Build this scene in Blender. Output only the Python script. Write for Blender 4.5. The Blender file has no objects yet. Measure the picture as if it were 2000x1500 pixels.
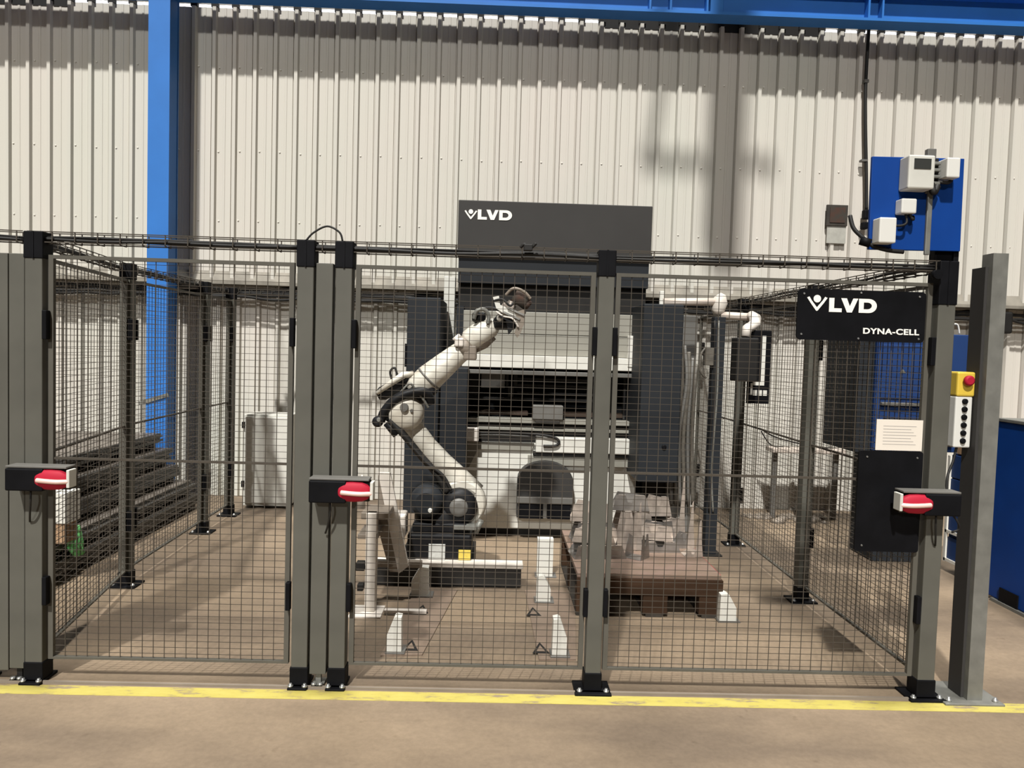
import bpy, bmesh, math, random
from mathutils import Vector, Matrix
random.seed(7)
C = bpy.context.scene.collection
SC = bpy.context.scene
PI = math.pi

# ------------------------------------------------------------------ materials
def mat(name, col, rough=0.55, metal=0.0, noise=0.0, nscale=8.0, col2=None, stretch=None, bump=0.0, spec=0.5, emit=None, es=0.0):
    m = bpy.data.materials.new(name); m.use_nodes = True
    nt = m.node_tree; N = nt.nodes; L = nt.links
    b = N['Principled BSDF']
    b.inputs['Roughness'].default_value = rough
    b.inputs['Metallic'].default_value = metal
    b.inputs['Specular IOR Level'].default_value = spec
    b.inputs['Base Color'].default_value = (*col, 1)
    if emit:
        b.inputs['Emission Color'].default_value = (*emit, 1); b.inputs['Emission Strength'].default_value = es
    if noise or col2 or bump:
        tc = N.new('ShaderNodeTexCoord'); mp = N.new('ShaderNodeMapping')
        L.new(tc.outputs['Object'], mp.inputs['Vector'])
        if stretch: mp.inputs['Scale'].default_value = stretch
        no = N.new('ShaderNodeTexNoise'); no.inputs['Scale'].default_value = nscale; no.inputs['Detail'].default_value = 5
        L.new(mp.outputs['Vector'], no.inputs['Vector'])
        r = N.new('ShaderNodeValToRGB'); r.color_ramp.elements[0].position = 0.32; r.color_ramp.elements[1].position = 0.68
        c2 = col2 or tuple(min(1, c * (1 + noise)) for c in col)
        c1 = col if col2 else tuple(c * (1 - noise) for c in col)
        r.color_ramp.elements[0].color = (*c1, 1); r.color_ramp.elements[1].color = (*c2, 1)
        L.new(no.outputs['Fac'], r.inputs['Fac']); L.new(r.outputs['Color'], b.inputs['Base Color'])
        if bump:
            bp = N.new('ShaderNodeBump'); bp.inputs['Strength'].default_value = bump; bp.inputs['Distance'].default_value = 0.01
            L.new(no.outputs['Fac'], bp.inputs['Height']); L.new(bp.outputs['Normal'], b.inputs['Normal'])
    return m

M = {}
M['wall'] = mat('painted_cladding', (0.515, 0.505, 0.445), 0.55, col2=(0.545, 0.505, 0.455), nscale=1.2, stretch=(1, 1, .35), spec=.25)
M['post'] = mat('grey_green_paint', (0.086, 0.083, 0.069), 0.55, spec=.3, noise=.1, nscale=5)
M['frame'] = mat('grey_frame_paint', (0.085, 0.079, 0.065), 0.55, spec=.2, noise=.08)
M['wire'] = mat('mesh_wire_paint', (0.062, 0.052, 0.041), 0.6, spec=.15)
M['black'] = mat('black_plastic', (0.004, 0.004, 0.005), 0.6, noise=.3, spec=.1)
M['rubber'] = mat('black_cable', (0.012, 0.011, 0.010), 0.6, noise=.3, spec=.3)
M['galv'] = mat('galvanised_steel', (0.17, 0.168, 0.15), 0.5, .3, noise=.15, nscale=14)
M['steel'] = mat('bare_steel', (0.42, 0.41, 0.38), 0.33, .75, noise=.15, nscale=9)
M['zinc'] = mat('zinc_bolt', (0.55, 0.55, 0.53), 0.3, .8)
M['blue'] = mat('structural_blue_paint', (0.024, 0.15, 0.47), 0.55, spec=.3, noise=.06, nscale=3)
M['dblue'] = mat('deep_blue_paint', (0.001, 0.036, 0.20), 0.55, spec=.2, noise=.08, nscale=4)
M['cabblue'] = mat('cabinet_blue_paint', (0.012, 0.035, 0.12), 0.55, spec=.2, noise=.1, nscale=3)
M['white'] = mat('white_paint', (0.60, 0.585, 0.53), 0.5, noise=.05)
M['wplastic'] = mat('white_plastic', (0.60, 0.59, 0.55), 0.45)
M['beige'] = mat('beige_sheet_paint', (0.24, 0.23, 0.195), 0.5, noise=.05, nscale=4)
M['anth'] = mat('anthracite_paint', (0.034, 0.032, 0.030), 0.6, spec=.25, noise=.06, nscale=3)
M['anth2'] = mat('blue_grey_paint', (0.017, 0.019, 0.022), 0.6, spec=.18, noise=.08, nscale=3)
M['dark'] = mat('dark_machine_paint', (0.012, 0.011, 0.010), 0.6, spec=.25, noise=.2, nscale=6)
M['mid'] = mat('mid_grey_paint', (0.11, 0.105, 0.095), 0.5, noise=.1)
M['robot'] = mat('robot_cream_paint', (0.66, 0.635, 0.56), 0.45, col2=(0.44, 0.40, 0.33), nscale=6)
M['robdark'] = mat('robot_dark_casting', (0.008, 0.008, 0.009), 0.5, noise=.3, nscale=12, spec=.2)
M['red'] = mat('red_plastic', (0.34, 0.010, 0.028), 0.6, spec=.2)
M['lever'] = mat('pale_lever_metal', (0.72, 0.50, 0.44), 0.35, .15)
M['yellow'] = mat('yellow_plastic', (0.60, 0.42, 0.05), 0.45)
M['label_yellow'] = mat('yellow_label', (0.62, 0.47, 0.08), 0.5, noise=.1, nscale=30)
M['label_white'] = mat('white_label', (0.50, 0.50, 0.47), 0.5, noise=.15, nscale=30)
M['logo'] = mat('white_lettering', (0.80, 0.78, 0.72), 0.5)
M['ink'] = mat('grey_print', (0.33, 0.31, 0.29), 0.7)
M['paper'] = mat('paper_sheet', (0.66, 0.60, 0.52), 0.7)
M['wood'] = mat('pallet_wood', (0.032, 0.017, 0.009), 0.8, spec=.15, col2=(0.055, 0.030, 0.017), nscale=6, stretch=(.4, 3, 3))
M['board'] = mat('brown_board', (0.165, 0.118, 0.085), 0.8, spec=.2, col2=(0.20, 0.138, 0.11), nscale=7)
M['sheet'] = mat('folded_sheet_metal', (0.42, 0.36, 0.31), 0.4, .5, noise=.35, nscale=11)
M['sheet2'] = mat('grey_folded_sheet', (0.30, 0.28, 0.26), 0.35, .7, noise=.35, nscale=9)
M['stack'] = mat('steel_sheet_edges', (0.050, 0.047, 0.042), 0.5, .25, noise=.35, nscale=10, stretch=(1, 1, 8))
M['stackdark'] = mat('oily_timber', (0.030, 0.024, 0.018), 0.8, noise=.4, nscale=8)
M['stacktop'] = mat('steel_sheet_top', (0.15, 0.13, 0.11), 0.45, .4, noise=.3, nscale=3)
M['green'] = mat('green_cloth', (0.12, 0.50, 0.14), 0.85, col2=(0.22, 0.62, 0.24), nscale=30)
M['rust'] = mat('rusty_plate', (0.055, 0.022, 0.012), 0.85, col2=(0.03, 0.028, 0.022), nscale=18)
M['patch'] = mat('filled_patch', (0.36, 0.35, 0.31), 0.8, noise=.12, nscale=14)
M['pipe'] = mat('cream_pipe_paint', (0.52, 0.45, 0.39), 0.45, noise=.06)
M['hose'] = mat('corrugated_hose', (0.085, 0.075, 0.06), 0.6, noise=.3, nscale=20)
M['plate'] = mat('floor_plate_steel', (0.21, 0.155, 0.115), 0.5, .25, noise=.12, nscale=6)
M['pinkwhite'] = mat('dusty_white_paint', (0.60, 0.55, 0.49), 0.5, noise=.12, nscale=8)
M['brownpaint'] = mat('brown_grey_sheet', (0.20, 0.165, 0.13), 0.55, noise=.1, nscale=6)
M['card'] = mat('cardboard', (0.30, 0.19, 0.11), 0.8, noise=.1)
M['display'] = mat('dark_display', (0.035, 0.036, 0.033), 0.3)
M['day'] = mat('daylit_strip', (0.8, 0.8, 0.8), 0.5, emit=(0.93, 0.95, 1.0), es=1.0)
M['ledge'] = mat('dusty_flashing', (0.21, 0.19, 0.155), 0.7, noise=.3, nscale=5)
M['whitewash'] = mat('off_white_board', (0.52, 0.51, 0.46), 0.6, noise=.06)

def floor_mat():
    m = bpy.data.materials.new('worn_concrete_floor'); m.use_nodes = True
    nt = m.node_tree; N = nt.nodes; L = nt.links; b = N['Principled BSDF']
    tc = N.new('ShaderNodeTexCoord')
    def noise(scale, detail=6, rough=.6, st=(1, 1, 1)):
        mp = N.new('ShaderNodeMapping'); mp.inputs['Scale'].default_value = st; L.new(tc.outputs['Object'], mp.inputs['Vector'])
        n = N.new('ShaderNodeTexNoise'); n.inputs['Scale'].default_value = scale; n.inputs['Detail'].default_value = detail; n.inputs['Roughness'].default_value = rough
        L.new(mp.outputs['Vector'], n.inputs['Vector']); return n
    def ramp(src, p0, c0, p1, c1):
        r = N.new('ShaderNodeValToRGB'); e = r.color_ramp.elements
        e[0].position = p0; e[0].color = (*c0, 1); e[1].position = p1; e[1].color = (*c1, 1); L.new(src, r.inputs['Fac']); return r
    def mix(mode, fac, a, bb):
        x = N.new('ShaderNodeMix'); x.data_type = 'RGBA'; x.blend_type = mode
        if isinstance(fac, float): x.inputs[0].default_value = fac
        else: L.new(fac, x.inputs[0])
        L.new(a, x.inputs[6]); L.new(bb, x.inputs[7]); return x.outputs[2]
    base = ramp(noise(1.1, 8, .62).outputs['Fac'], .34, (.185, .138, .092), .66, (.255, .192, .130))
    grey = ramp(noise(.62, 6, .6, (.6, 1.5, 1)).outputs['Fac'], .42, (1, 1, 1), .60, (.50, .50, .54))
    c = mix('MULTIPLY', .75, base.outputs['Color'], grey.outputs['Color'])
    fine = ramp(noise(38, 4, .7).outputs['Fac'], .3, (.86, .86, .86), .7, (1.06, 1.06, 1.06))
    c = mix('MULTIPLY', 1.0, c, fine.outputs['Color'])
    spots = ramp(noise(9, 3, .55).outputs['Fac'], .66, (1, 1, 1), .74, (.72, .70, .68))
    c = mix('MULTIPLY', .8, c, spots.outputs['Color'])
    L.new(c, b.inputs['Base Color'])
    b.inputs['Roughness'].default_value = .62; b.inputs['Specular IOR Level'].default_value = .3
    return m
M['floor'] = floor_mat()

def yline_mat():
    m = bpy.data.materials.new('worn_yellow_line'); m.use_nodes = True
    nt = m.node_tree; N = nt.nodes; L = nt.links; b = N['Principled BSDF']
    tc = N.new('ShaderNodeTexCoord'); mp = N.new('ShaderNodeMapping'); mp.inputs['Scale'].default_value = (1, 3, 1)
    L.new(tc.outputs['Object'], mp.inputs['Vector'])
    n = N.new('ShaderNodeTexNoise'); n.inputs['Scale'].default_value = 7; n.inputs['Detail'].default_value = 8; n.inputs['Roughness'].default_value = .7
    L.new(mp.outputs['Vector'], n.inputs['Vector'])
    r = N.new('ShaderNodeValToRGB'); e = r.color_ramp.elements
    e[0].position = .36; e[0].color = (.22, .17, .11, 1); e[1].position = .46; e[1].color = (.40, .335, .075, 1)
    e2 = r.color_ramp.elements.new(.75); e2.color = (.46, .40, .11, 1)
    L.new(n.outputs['Fac'], r.inputs['Fac']); L.new(r.outputs['Color'], b.inputs['Base Color']); b.inputs['Roughness'].default_value = .6
    return m
M['yline'] = yline_mat()

# ------------------------------------------------------------------ mesh helpers
class MB:
    def __init__(s): s.bm = bmesh.new()
    def box(s, x0, x1, y0, y1, z0, z1, mtx=None):
        vs = [s.bm.verts.new((x, y, z)) for x in (x0, x1) for y in (y0, y1) for z in (z0, z1)]
        if mtx is not None:
            for v in vs: v.co = mtx @ v.co
        for f in ((0, 1, 3, 2), (4, 6, 7, 5), (0, 4, 5, 1), (2, 3, 7, 6), (0, 2, 6, 4), (1, 5, 7, 3)):
            s.bm.faces.new([vs[i] for i in f])
        return s
    def bbox(s, x0, x1, y0, y1, z0, z1, b=.005, seg=2, mtx=None):   # bevelled box
        t = bmesh.new(); q = MB.__new__(MB); q.bm = t; q.box(x0, x1, y0, y1, z0, z1)
        bmesh.ops.bevel(t, geom=list(t.edges), offset=b, segments=seg, affect='EDGES', profile=.5)
        s.merge(t, mtx); return s
    def merge(s, t, mtx=None):
        mp = {}
        for v in t.verts: mp[v] = s.bm.verts.new(mtx @ v.co if mtx is not None else v.co)
        for f in t.faces:
            nf = s.bm.faces.new([mp[v] for v in f.verts]); nf.smooth = f.smooth
        t.free()
    def rings(s, cs, n=12, close=False, smooth=True, cap=True):
        # cs: list of (center, axis_u, axis_v) vectors already scaled
        R = []
        for c, u, v in cs:
            R.append([s.bm.verts.new(c + u * math.cos(2 * PI * i / n) + v * math.sin(2 * PI * i / n)) for i in range(n)])
        for a, b in zip(R, R[1:]):
            for i in range(n):
                f = s.bm.faces.new((a[i], a[(i + 1) % n], b[(i + 1) % n], b[i])); f.smooth = smooth
        if cap:
            s.bm.faces.new(R[0][::-1]); s.bm.faces.new(R[-1])
        return s
    def loft(s, pts, rad, n=14, flat=1.0):
        pts = [Vector(p) for p in pts]; cs = []; prev = None
        for i, p in enumerate(pts):
            d = (pts[min(i + 1, len(pts) - 1)] - pts[max(i - 1, 0)]).normalized()
            if prev is None:
                a = Vector((0, 1, 0)) if abs(d.y) < .9 else Vector((1, 0, 0))
                u = (a - d * a.dot(d)).normalized()
            else: u = (prev - d * prev.dot(d)).normalized()
            prev = u; v = d.cross(u)
            r = rad[i] if isinstance(rad, (list, tuple)) else rad
            cs.append((p, u * r * flat, v * r))
        return s.rings(cs, n)
    def cyl(s, p0, p1, r, n=16, r1=None): return s.loft([p0, p1], [r, r if r1 is None else r1], n)
    def lathe(s, c, axis, prof, n=24):   # prof: (distance along axis, radius)
        c = Vector(c); a = Vector(axis).normalized(); return s.loft([c + a * t for t, _ in prof], [max(r, .0005) for _, r in prof], n)
    def tube(s, pts, r, n=8, sub=6):
        P = [Vector(p) for p in pts]; out = []
        if len(P) > 2:
            for i in range(len(P) - 1):
                p0 = P[max(i - 1, 0)]; p1 = P[i]; p2 = P[i + 1]; p3 = P[min(i + 2, len(P) - 1)]
                for k in range(sub):
                    t = k / sub
                    out.append(.5 * ((2 * p1) + (p2 - p0) * t + (2 * p0 - 5 * p1 + 4 * p2 - p3) * t * t + (3 * p1 - p0 - 3 * p2 + p3) * t ** 3))
            out.append(P[-1])
        else: out = P
        return s.loft(out, r, n)
    def prism(s, poly, a0, a1, axis='y', smooth=False):  # poly in the two other axes
        def P(u, v, a): return {'y': (u, a, v), 'x': (a, u, v), 'z': (u, v, a)}[axis]
        A = [s.bm.verts.new(P(u, v, a0)) for u, v in poly]; B = [s.bm.verts.new(P(u, v, a1)) for u, v in poly]
        n = len(poly)
        s.bm.faces.new(A); s.bm.faces.new(B[::-1])
        for i in range(n):
            f = s.bm.faces.new((A[i], B[i], B[(i + 1) % n], A[(i + 1) % n])); f.smooth = smooth
        return s
    def bar(s, p0, p1, w, h):   # straight rectangular bar
        p0 = Vector(p0); p1 = Vector(p1); d = (p1 - p0).normalized()
        up = Vector((0, 0, 1)) if abs(d.z) < .95 else Vector((0, 1, 0))
        u = d.cross(up).normalized() * w / 2; v = u.cross(d).normalized() * h / 2
        q = [[s.bm.verts.new(p + u * a + v * b) for a, b in ((-1, -1), (1, -1), (1, 1), (-1, 1))] for p in (p0, p1)]
        for i in range(4): s.bm.faces.new((q[0][i], q[0][(i + 1) % 4], q[1][(i + 1) % 4], q[1][i]))
        s.bm.faces.new(q[0][::-1]); s.bm.faces.new(q[1]); return s
    def build(s, name, m, parent=None, label=None, mats=None):
        bmesh.ops.recalc_face_normals(s.bm, faces=list(s.bm.faces))
        me = bpy.data.meshes.new(name)
        off = Vector((0, 0, 0)); q = parent
        while q is not None: off += Vector(q.location) if 'org' not in q else Vector((0, 0, 0)); q = q.parent
        if off.length: bmesh.ops.translate(s.bm, verts=list(s.bm.verts), vec=-off)
        s.bm.to_mesh(me); s.bm.free()
        me.materials.append(M[m])
        for x in mats or []: me.materials.append(M[x])
        o = bpy.data.objects.new(name, me); C.objects.link(o)
        if parent is not None: o.parent = parent
        if label: o['label'] = label
        return o

def thing(name, label, cat, loc=(0, 0, 0), group=None):
    o = bpy.data.objects.new(name, None); C.objects.link(o); o.location = loc; o.empty_display_size = .05
    o['label'] = label; o['category'] = cat
    if group: o['group'] = group
    return o
def tag(o, label, cat, group=None, kind=None):
    o['label'] = label; o['category'] = cat
    if group: o['group'] = group
    if kind: o['kind'] = kind
    return o
def struct(o): o['kind'] = 'structure'; return o
def copy_tree(o, parent=None):
    c = o.copy(); C.objects.link(c); c.parent = parent
    for ch in list(o.children): copy_tree(ch, c)
    return c

# flat filled outlines (lettering, marks); holes work because it is a 2D curve
def outline(name, polys, m, parent, to3d, depth=.002):
    cu = bpy.data.curves.new(name, 'CURVE'); cu.dimensions = '2D'; cu.fill_mode = 'BOTH'; cu.extrude = depth / 2
    for poly in polys:
        sp = cu.splines.new('POLY'); sp.points.add(len(poly) - 1); sp.use_cyclic_u = True
        for i, (x, y) in enumerate(poly): sp.points[i].co = (x, y, 0, 1)
    tmp = bpy.data.objects.new('t', cu); C.objects.link(tmp)
    dg = bpy.context.evaluated_depsgraph_get(); dg.update()
    me = bpy.data.meshes.new_from_object(tmp.evaluated_get(dg)); bpy.data.objects.remove(tmp)
    me.transform(to3d); me.materials.clear(); me.materials.append(M[m]); me.name = name
    o = bpy.data.objects.new(name, me); C.objects.link(o)
    off = Vector((0, 0, 0)); q = parent
    while q is not None: off += Vector(q.location); q = q.parent
    me.transform(Matrix.Translation(-off)); o.parent = parent; return o
def text(name, s, m, parent, to3d, size, bold=.02, sx=1.3):
    cu = bpy.data.curves.new(name, 'FONT'); cu.body = s; cu.size = size; cu.offset = bold * size; cu.extrude = .001; cu.space_character = 1.08
    tmp = bpy.data.objects.new('t', cu); C.objects.link(tmp)
    dg = bpy.context.evaluated_depsgraph_get(); dg.update()
    me = bpy.data.meshes.new_from_object(tmp.evaluated_get(dg)); bpy.data.objects.remove(tmp)
    w = max(v.co.x for v in me.vertices) - min(v.co.x for v in me.vertices)
    me.transform(to3d @ Matrix.Diagonal((sx, 1, 1, 1))); me.materials.clear(); me.materials.append(M[m])
    o = bpy.data.objects.new(name, me); C.objects.link(o)
    off = Vector((0, 0, 0)); q = parent
    while q is not None: off += Vector(q.location); q = q.parent
    me.transform(Matrix.Translation(-off)); o.parent = parent; return o
def face_front(x, y, z):   # letters lie in the XZ plane and face the viewer (-Y)
    return Matrix.Translation((x, y, z)) @ Matrix.Rotation(PI / 2, 4, 'X')
def circ(cx, cy, r, n=28): return [(cx + r * math.cos(2 * PI * i / n), cy + r * math.sin(2 * PI * i / n)) for i in range(n)]
def lvd_letters(h):
    k = h  # letter height
    L = [(0, 0), (.92 * k, 0), (.92 * k, .27 * k), (.36 * k, .27 * k), (.36 * k, k), (0, k)]
    x = .86 * k
    V = [(x, k), (x + .40 * k, k), (x + .64 * k, .42 * k), (x + .88 * k, k), (x + 1.22 * k, k), (x + .80 * k, 0), (x + .44 * k, 0)]
    x = 2.15 * k
    arc = [(x + .72 * k + .58 * k * math.sin(PI * i / 12), .5 * k + .5 * k * math.cos(PI * i / 12)) for i in range(13)]
    D = [(x, k)] + arc + [(x, 0)]
    arc2 = [(x + .62 * k + .32 * k * math.sin(PI * i / 10), .5 * k + .24 * k * math.cos(PI * i / 10)) for i in range(11)]
    Dh = [(x + .35 * k, .74 * k)] + arc2 + [(x + .35 * k, .26 * k)]
    return [L, V, D, Dh]
def emblem(s):   # a disc cradled in an open chevron; s is overall width
    h = s
    chev = [(-.62 * h, .30 * h), (-.48 * h, .36 * h), (-.34 * h, .14 * h), (0, -.28 * h), (.34 * h, .14 * h), (.48 * h, .36 * h), (.62 * h, .30 * h),
            (.40 * h, -.02 * h), (.06 * h, -.46 * h), (0, -.50 * h), (-.06 * h, -.46 * h), (-.40 * h, -.02 * h)]
    return [circ(0, .24 * h, .225 * h), chev]

# ------------------------------------------------------------------ room shell
WY = 7.65
def corrugated(x0, x1, z0, z1, y, pitch=.197, phase=-1.02, crest=.032, slope=.010, h=.036, back=.02):
    s = MB(); bm = s.bm; pts = []
    k = math.floor((x0 - phase) / pitch)
    x = phase + k * pitch
    while x < x1 + pitch:
        for dx, d in ((-crest / 2 - slope - .010, 0), (-crest / 2 - slope - .009, -.012), (-crest / 2 - slope - .001, -.012), (-crest / 2 - slope, 0), (-crest / 2, h), (crest / 2, h), (crest / 2 + slope, 0), (.083, 0), (.087, .004), (.105, .004), (.109, 0)):
            pts.append((x + dx, y - d))
        x += pitch
    pts = [p for p in pts if x0 <= p[0] <= x1]
    A = [bm.verts.new((a, b, z0)) for a, b in pts]; B = [bm.verts.new((a, b, z1)) for a, b in pts]
    A2 = [bm.verts.new((a, b + back, z0)) for a, b in pts]; B2 = [bm.verts.new((a, b + back, z1)) for a, b in pts]
    for i in range(len(pts) - 1):
        bm.faces.new((A[i], A[i + 1], B[i + 1], B[i])); bm.faces.new((A2[i], B2[i], B2[i + 1], A2[i + 1]))
        bm.faces.new((A[i], A2[i], A2[i + 1], A[i + 1])); bm.faces.new((B[i], B[i + 1], B2[i + 1], B2[i]))
    return s
X0, X1 = -8.0, 9.5
s = corrugated(X0, X1, 2.15, 4.785, WY)
# screw heads through the pans, in horizontal rows
for z in (2.75, 3.42, 4.22):
    k = -34
    while -1.02 + k * .197 < X1:
        x = -1.02 + k * .197 + .045 + random.uniform(-.006, .006); zz = z + random.uniform(-.008, .008)
        if x > X0: s.lathe((x, WY, zz), (0, -1, 0), [(0, .009), (.004, .009), (.006, .004)], 8)
        k += 1
struct(s.build('wall_back', 'wall'))
s = corrugated(X0, X1, 0.0, 2.16, WY + .20); struct(s.build('wall_back_lower', 'wall'))
s = corrugated(X0, X1, 4.822, 7.5, WY); struct(s.build('wall_back_upper', 'wall'))
# foam closures between the two sheets: they fill the rib ends and the long closed stretch
s = MB(); k = -34
while -1.02 + k * .197 < X1:
    x = -1.02 + k * .197; s.box(x - .032, x + .032, WY - .03, WY + .012, 4.785, 4.822)
    if (.78 < x < 3.1) or x < -4.2: s.box(x + .03, x + .17, WY - .006, WY + .045, 4.74, 4.84)
    k += 1
struct(s.build('trim_1', 'dark'))
s = MB(); s.box(X0, X1, WY + .05, WY + .06, 4.74, 4.88); struct(s.build('window_1', 'day'))
# drip ledge where the upper cladding oversails the lower sheets
s = MB(); s.prism([(WY - .05, 2.13), (WY + .21, 2.13), (WY + .21, 2.155), (WY + .012, 2.26), (WY - .004, 2.26), (WY - .05, 2.16)], X0, X1, 'x')
struct(s.build('trim_2', 'ledge'))
s = MB(); s.box(-10, 11, -2.2, 8.2, -.2, 0); struct(s.build('floor', 'floor'))
s = MB(); s.box(-9, 10, 3.375, 3.465, 0, .0015); struct(s.build('trim_3', 'yline'))
# narrow brown strip laid on the floor behind the yellow line
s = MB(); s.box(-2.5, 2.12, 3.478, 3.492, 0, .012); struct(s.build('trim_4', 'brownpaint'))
# unseen block and bars overhead, added to cast shadows on the back wall
s = MB(); s.bbox(1.09, 1.42, 3.9, 4.2, 7.1, 10.6, .01); s.box(.40, 1.75, 4.0, 4.07, 8.0, 8.10); s.bar((.82, 4.05, 10.6), (.50, 4.05, 8.1), .07, .07)
struct(s.build('shadow_caster', 'mid'))


# ------------------------------------------------------------------ roof beam and column
t = thing('crane_beam', 'long blue steel beam running along the top of the clad wall', 'beam', (0, 7.3, 4.72))
s = MB(); s.box(X0, X1, 7.2, 7.4, 4.72, 4.745); s.build('bottom_flange', 'blue', t)
s = MB(); s.box(X0, X1, 7.293, 7.307, 4.745, 4.97); s.build('web', 'blue', t)
s = MB(); s.box(X0, X1, 7.165, 7.42, 4.97, 4.995); s.build('top_flange', 'blue', t)
for x in (1.33, 1.52, 1.86, 3.37, 3.50):
    s = MB(); s.box(x, x + .018, 7.21, 7.293, 4.745, 4.97); s.build('stiffener', 'blue', t)
s = MB(); s.bbox(1.90, 2.02, 7.22, 7.293, 4.745, 4.97, .004); s.build('splice_plate', 'blue', t)
t = thing('steel_column', 'tall bright blue steel column standing against the back wall', 'column', (-3.1, 7.3, 0))
s = MB(); s.box(-3.24, -3.045, 7.215, 7.232, 0, 7.4); s.box(-3.24, -3.045, 7.40, 7.417, 0, 7.4); s.box(-3.068, -3.050, 7.232, 7.40, 0, 7.4); s.box(-3.235, -3.217, 7.232, 7.40, 0, 7.4)
s.build('shaft', 'blue', t)
s = MB(); s.box(-3.30, -2.98, 7.15, 7.48, 0, .02); s.build('base_plate', 'blue', t)
s = MB(); s.bar((-3.30, 7.205, .97), (-3.03, 7.205, 1.06), .01, .035); s.build('strap', 'galv', t, 'pale strap wrapped across the column')

# ------------------------------------------------------------------ fence posts
def safety_post(x, y, label, h=2.05, w=.07, rz=0, cap=.12, pw=.085, group='grey fence posts of the machine guard'):
    t = thing('fence_post', label, 'fence post', (x, y, 0), group); l = w / 2
    s = MB(); s.bbox(x - l, x + l, y - l, y + l, .02, h - cap + .01, .004); s.build('column', 'post', t)
    s = MB(); s.bbox(x - l - .004, x + l + .004, y - l - .004, y + l + .004, h - cap, h, .004)
    s.box(x - .004, x + .004, y - l - .007, y - l, h - cap, h); s.build('top_cap', 'black', t)
    s = MB(); s.bbox(x - l - .005, x + l + .005, y - l - .005, y + l + .005, .012, .095, .004); s.build('foot_sleeve', 'black', t)
    s = MB(); s.bbox(x - pw, x + pw, y - .075, y + .075, 0, .012, .003); s.build('base_plate', 'black', t)
    for dx in (-pw * .73, pw * .73):
        s = MB(); s.lathe((x + dx, y - .05 if pw > .06 else y - .058, .012), (0, 0, 1), [(0, .013), (.008, .013), (.008, .007), (.016, .007)], 8); s.build('bolt', 'zinc', t)
    return t
FY = 3.53
safety_post(-2.068, FY, 'grey front fence post with black cap at the far left of the front mesh', w=.078, pw=.048)
safety_post(-.862, FY, 'left post of the black-capped pair standing together in front', w=.074, pw=.044)
safety_post(-.690, FY, 'right post of the black-capped pair standing together in front', w=.074, pw=.044)
safety_post(.498, FY, 'single grey front fence post standing alone between the two right-hand mesh panels', w=.072)
safety_post(2.066, FY, 'grey corner fence post with tall black sleeve under the blue electrical board', w=.08, cap=.20)
safety_post(-2.32, 4.91, 'nearest of the left side fence posts, in front of the stacked steel sheets', w=.07, cap=.10)
safety_post(-2.36, 6.30, 'middle of the left side fence posts, right of the blue column', w=.07, cap=.10)
safety_post(-2.37, 6.95, 'farthest left side fence post, beside the low white cabinet', w=.07, cap=.10)
safety_post(2.04, 4.90, 'nearest right side fence post, below the black company sign', w=.07, cap=.10)
safety_post(2.04, 6.32, 'second right side fence post, behind the hanging control panel', w=.07, cap=.10)

# black sleeve extension on corner post that carries the board
t = thing('board_mast', 'black square mast rising from the corner fence post to hold the blue board', 'mast', (2.09, 3.56, 1.80))
s = MB(); s.bbox(2.045, 2.135, 3.575, 3.63, 1.78, 2.14, .005); s.build('sleeve', 'black', t)
s = MB(); s.bbox(2.125, 2.15, 3.56, 3.62, 1.95, 2.11, .004); s.cyl((2.00, 3.49, 1.985), (2.00, 3.46, 1.985), .022); s.cyl((2.0, 3.49, 1.985), (2.05, 3.58, 1.985), .012); s.build('clamp', 'black', t)

# ------------------------------------------------------------------ mesh panels
def mesh_panel(p0, p1, label, z0=.10, z1=1.95, fr=.022, mid=1.03, clips=True, door=False, rx=.05, rz=.03, group='welded mesh panels of the machine guard', wr=.0013, name='mesh_screen'):
    p0 = Vector((*p0, 0)); p1 = Vector((*p1, 0)); w = (p1 - p0).length; ang = math.atan2(p1.y - p0.y, p1.x - p0.x)
    t = thing(name, label, 'fence panel', p0, group); t['org'] = 1; t.rotation_euler = (0, 0, ang)
    s = MB()
    s.box(0, fr, -.011, .011, z0, z1); s.box(w - fr, w, -.011, .011, z0, z1)
    s.box(fr, w - fr, -.011, .011, z0, z0 + .010); s.box(fr, w - fr, -.011, .011, z1 - .016, z1)
    s.build('panel_frame', 'frame', t)
    if mid:
        s = MB(); s.box(fr, w - fr, -.006, .011, mid - .005, mid + .005); s.build('middle_rail', 'wire', t)
    s = MB()
    n = max(2, round((w - 2 * fr) / rx)); st = (w - 2 * fr) / n
    for i in range(1, n): x = fr + i * st; s.box(x - wr * 1.15, x + wr * 1.15, -wr, wr, z0, z1)
    m = round((z1 - z0) / rz)
    for j in range(1, m): z = z0 + j * (z1 - z0) / m; s.box(fr, w - fr, wr, 3 * wr, z - wr * .75, z + wr * .75)
    s.build('wire_mesh', 'wire', t)
    if clips:
        for x in (-.0105, w - .010):
            for z in (.42, 1.63):
                s = MB(); s.bbox(x, x + .0205, -.045, -.012, z - .06, z + .07, .003); s.build('clip', 'black', t)
    for o in t.children: pass
    return t
mesh_panel((-2.018, FY), (-.918, FY), 'left front mesh panel between the far left post and the pair of posts')
mesh_panel((-.640, FY), (.452, FY), 'middle front mesh panel with the robot arm seen straight through it')
mesh_panel((.545, FY), (2.012, FY), 'right front mesh panel with the black sign and black plate fixed on it')
mesh_panel((-2.10, 3.60), (-2.31, 4.86), 'nearest left side mesh panel running back from the far left post')
mesh_panel((-2.325, 4.96), (-2.36, 6.25), 'second left side mesh panel in front of the blue column')
mesh_panel((-2.362, 6.35), (-2.37, 6.90), 'short last left side mesh panel near the white cabinet')
mesh_panel((2.055, 3.60), (2.04, 4.85), 'nearest right side mesh panel running back from the corner post under the board')
mesh_panel((2.04, 4.95), (2.04, 6.27), 'second right side mesh panel behind the nearest right side post')
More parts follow.
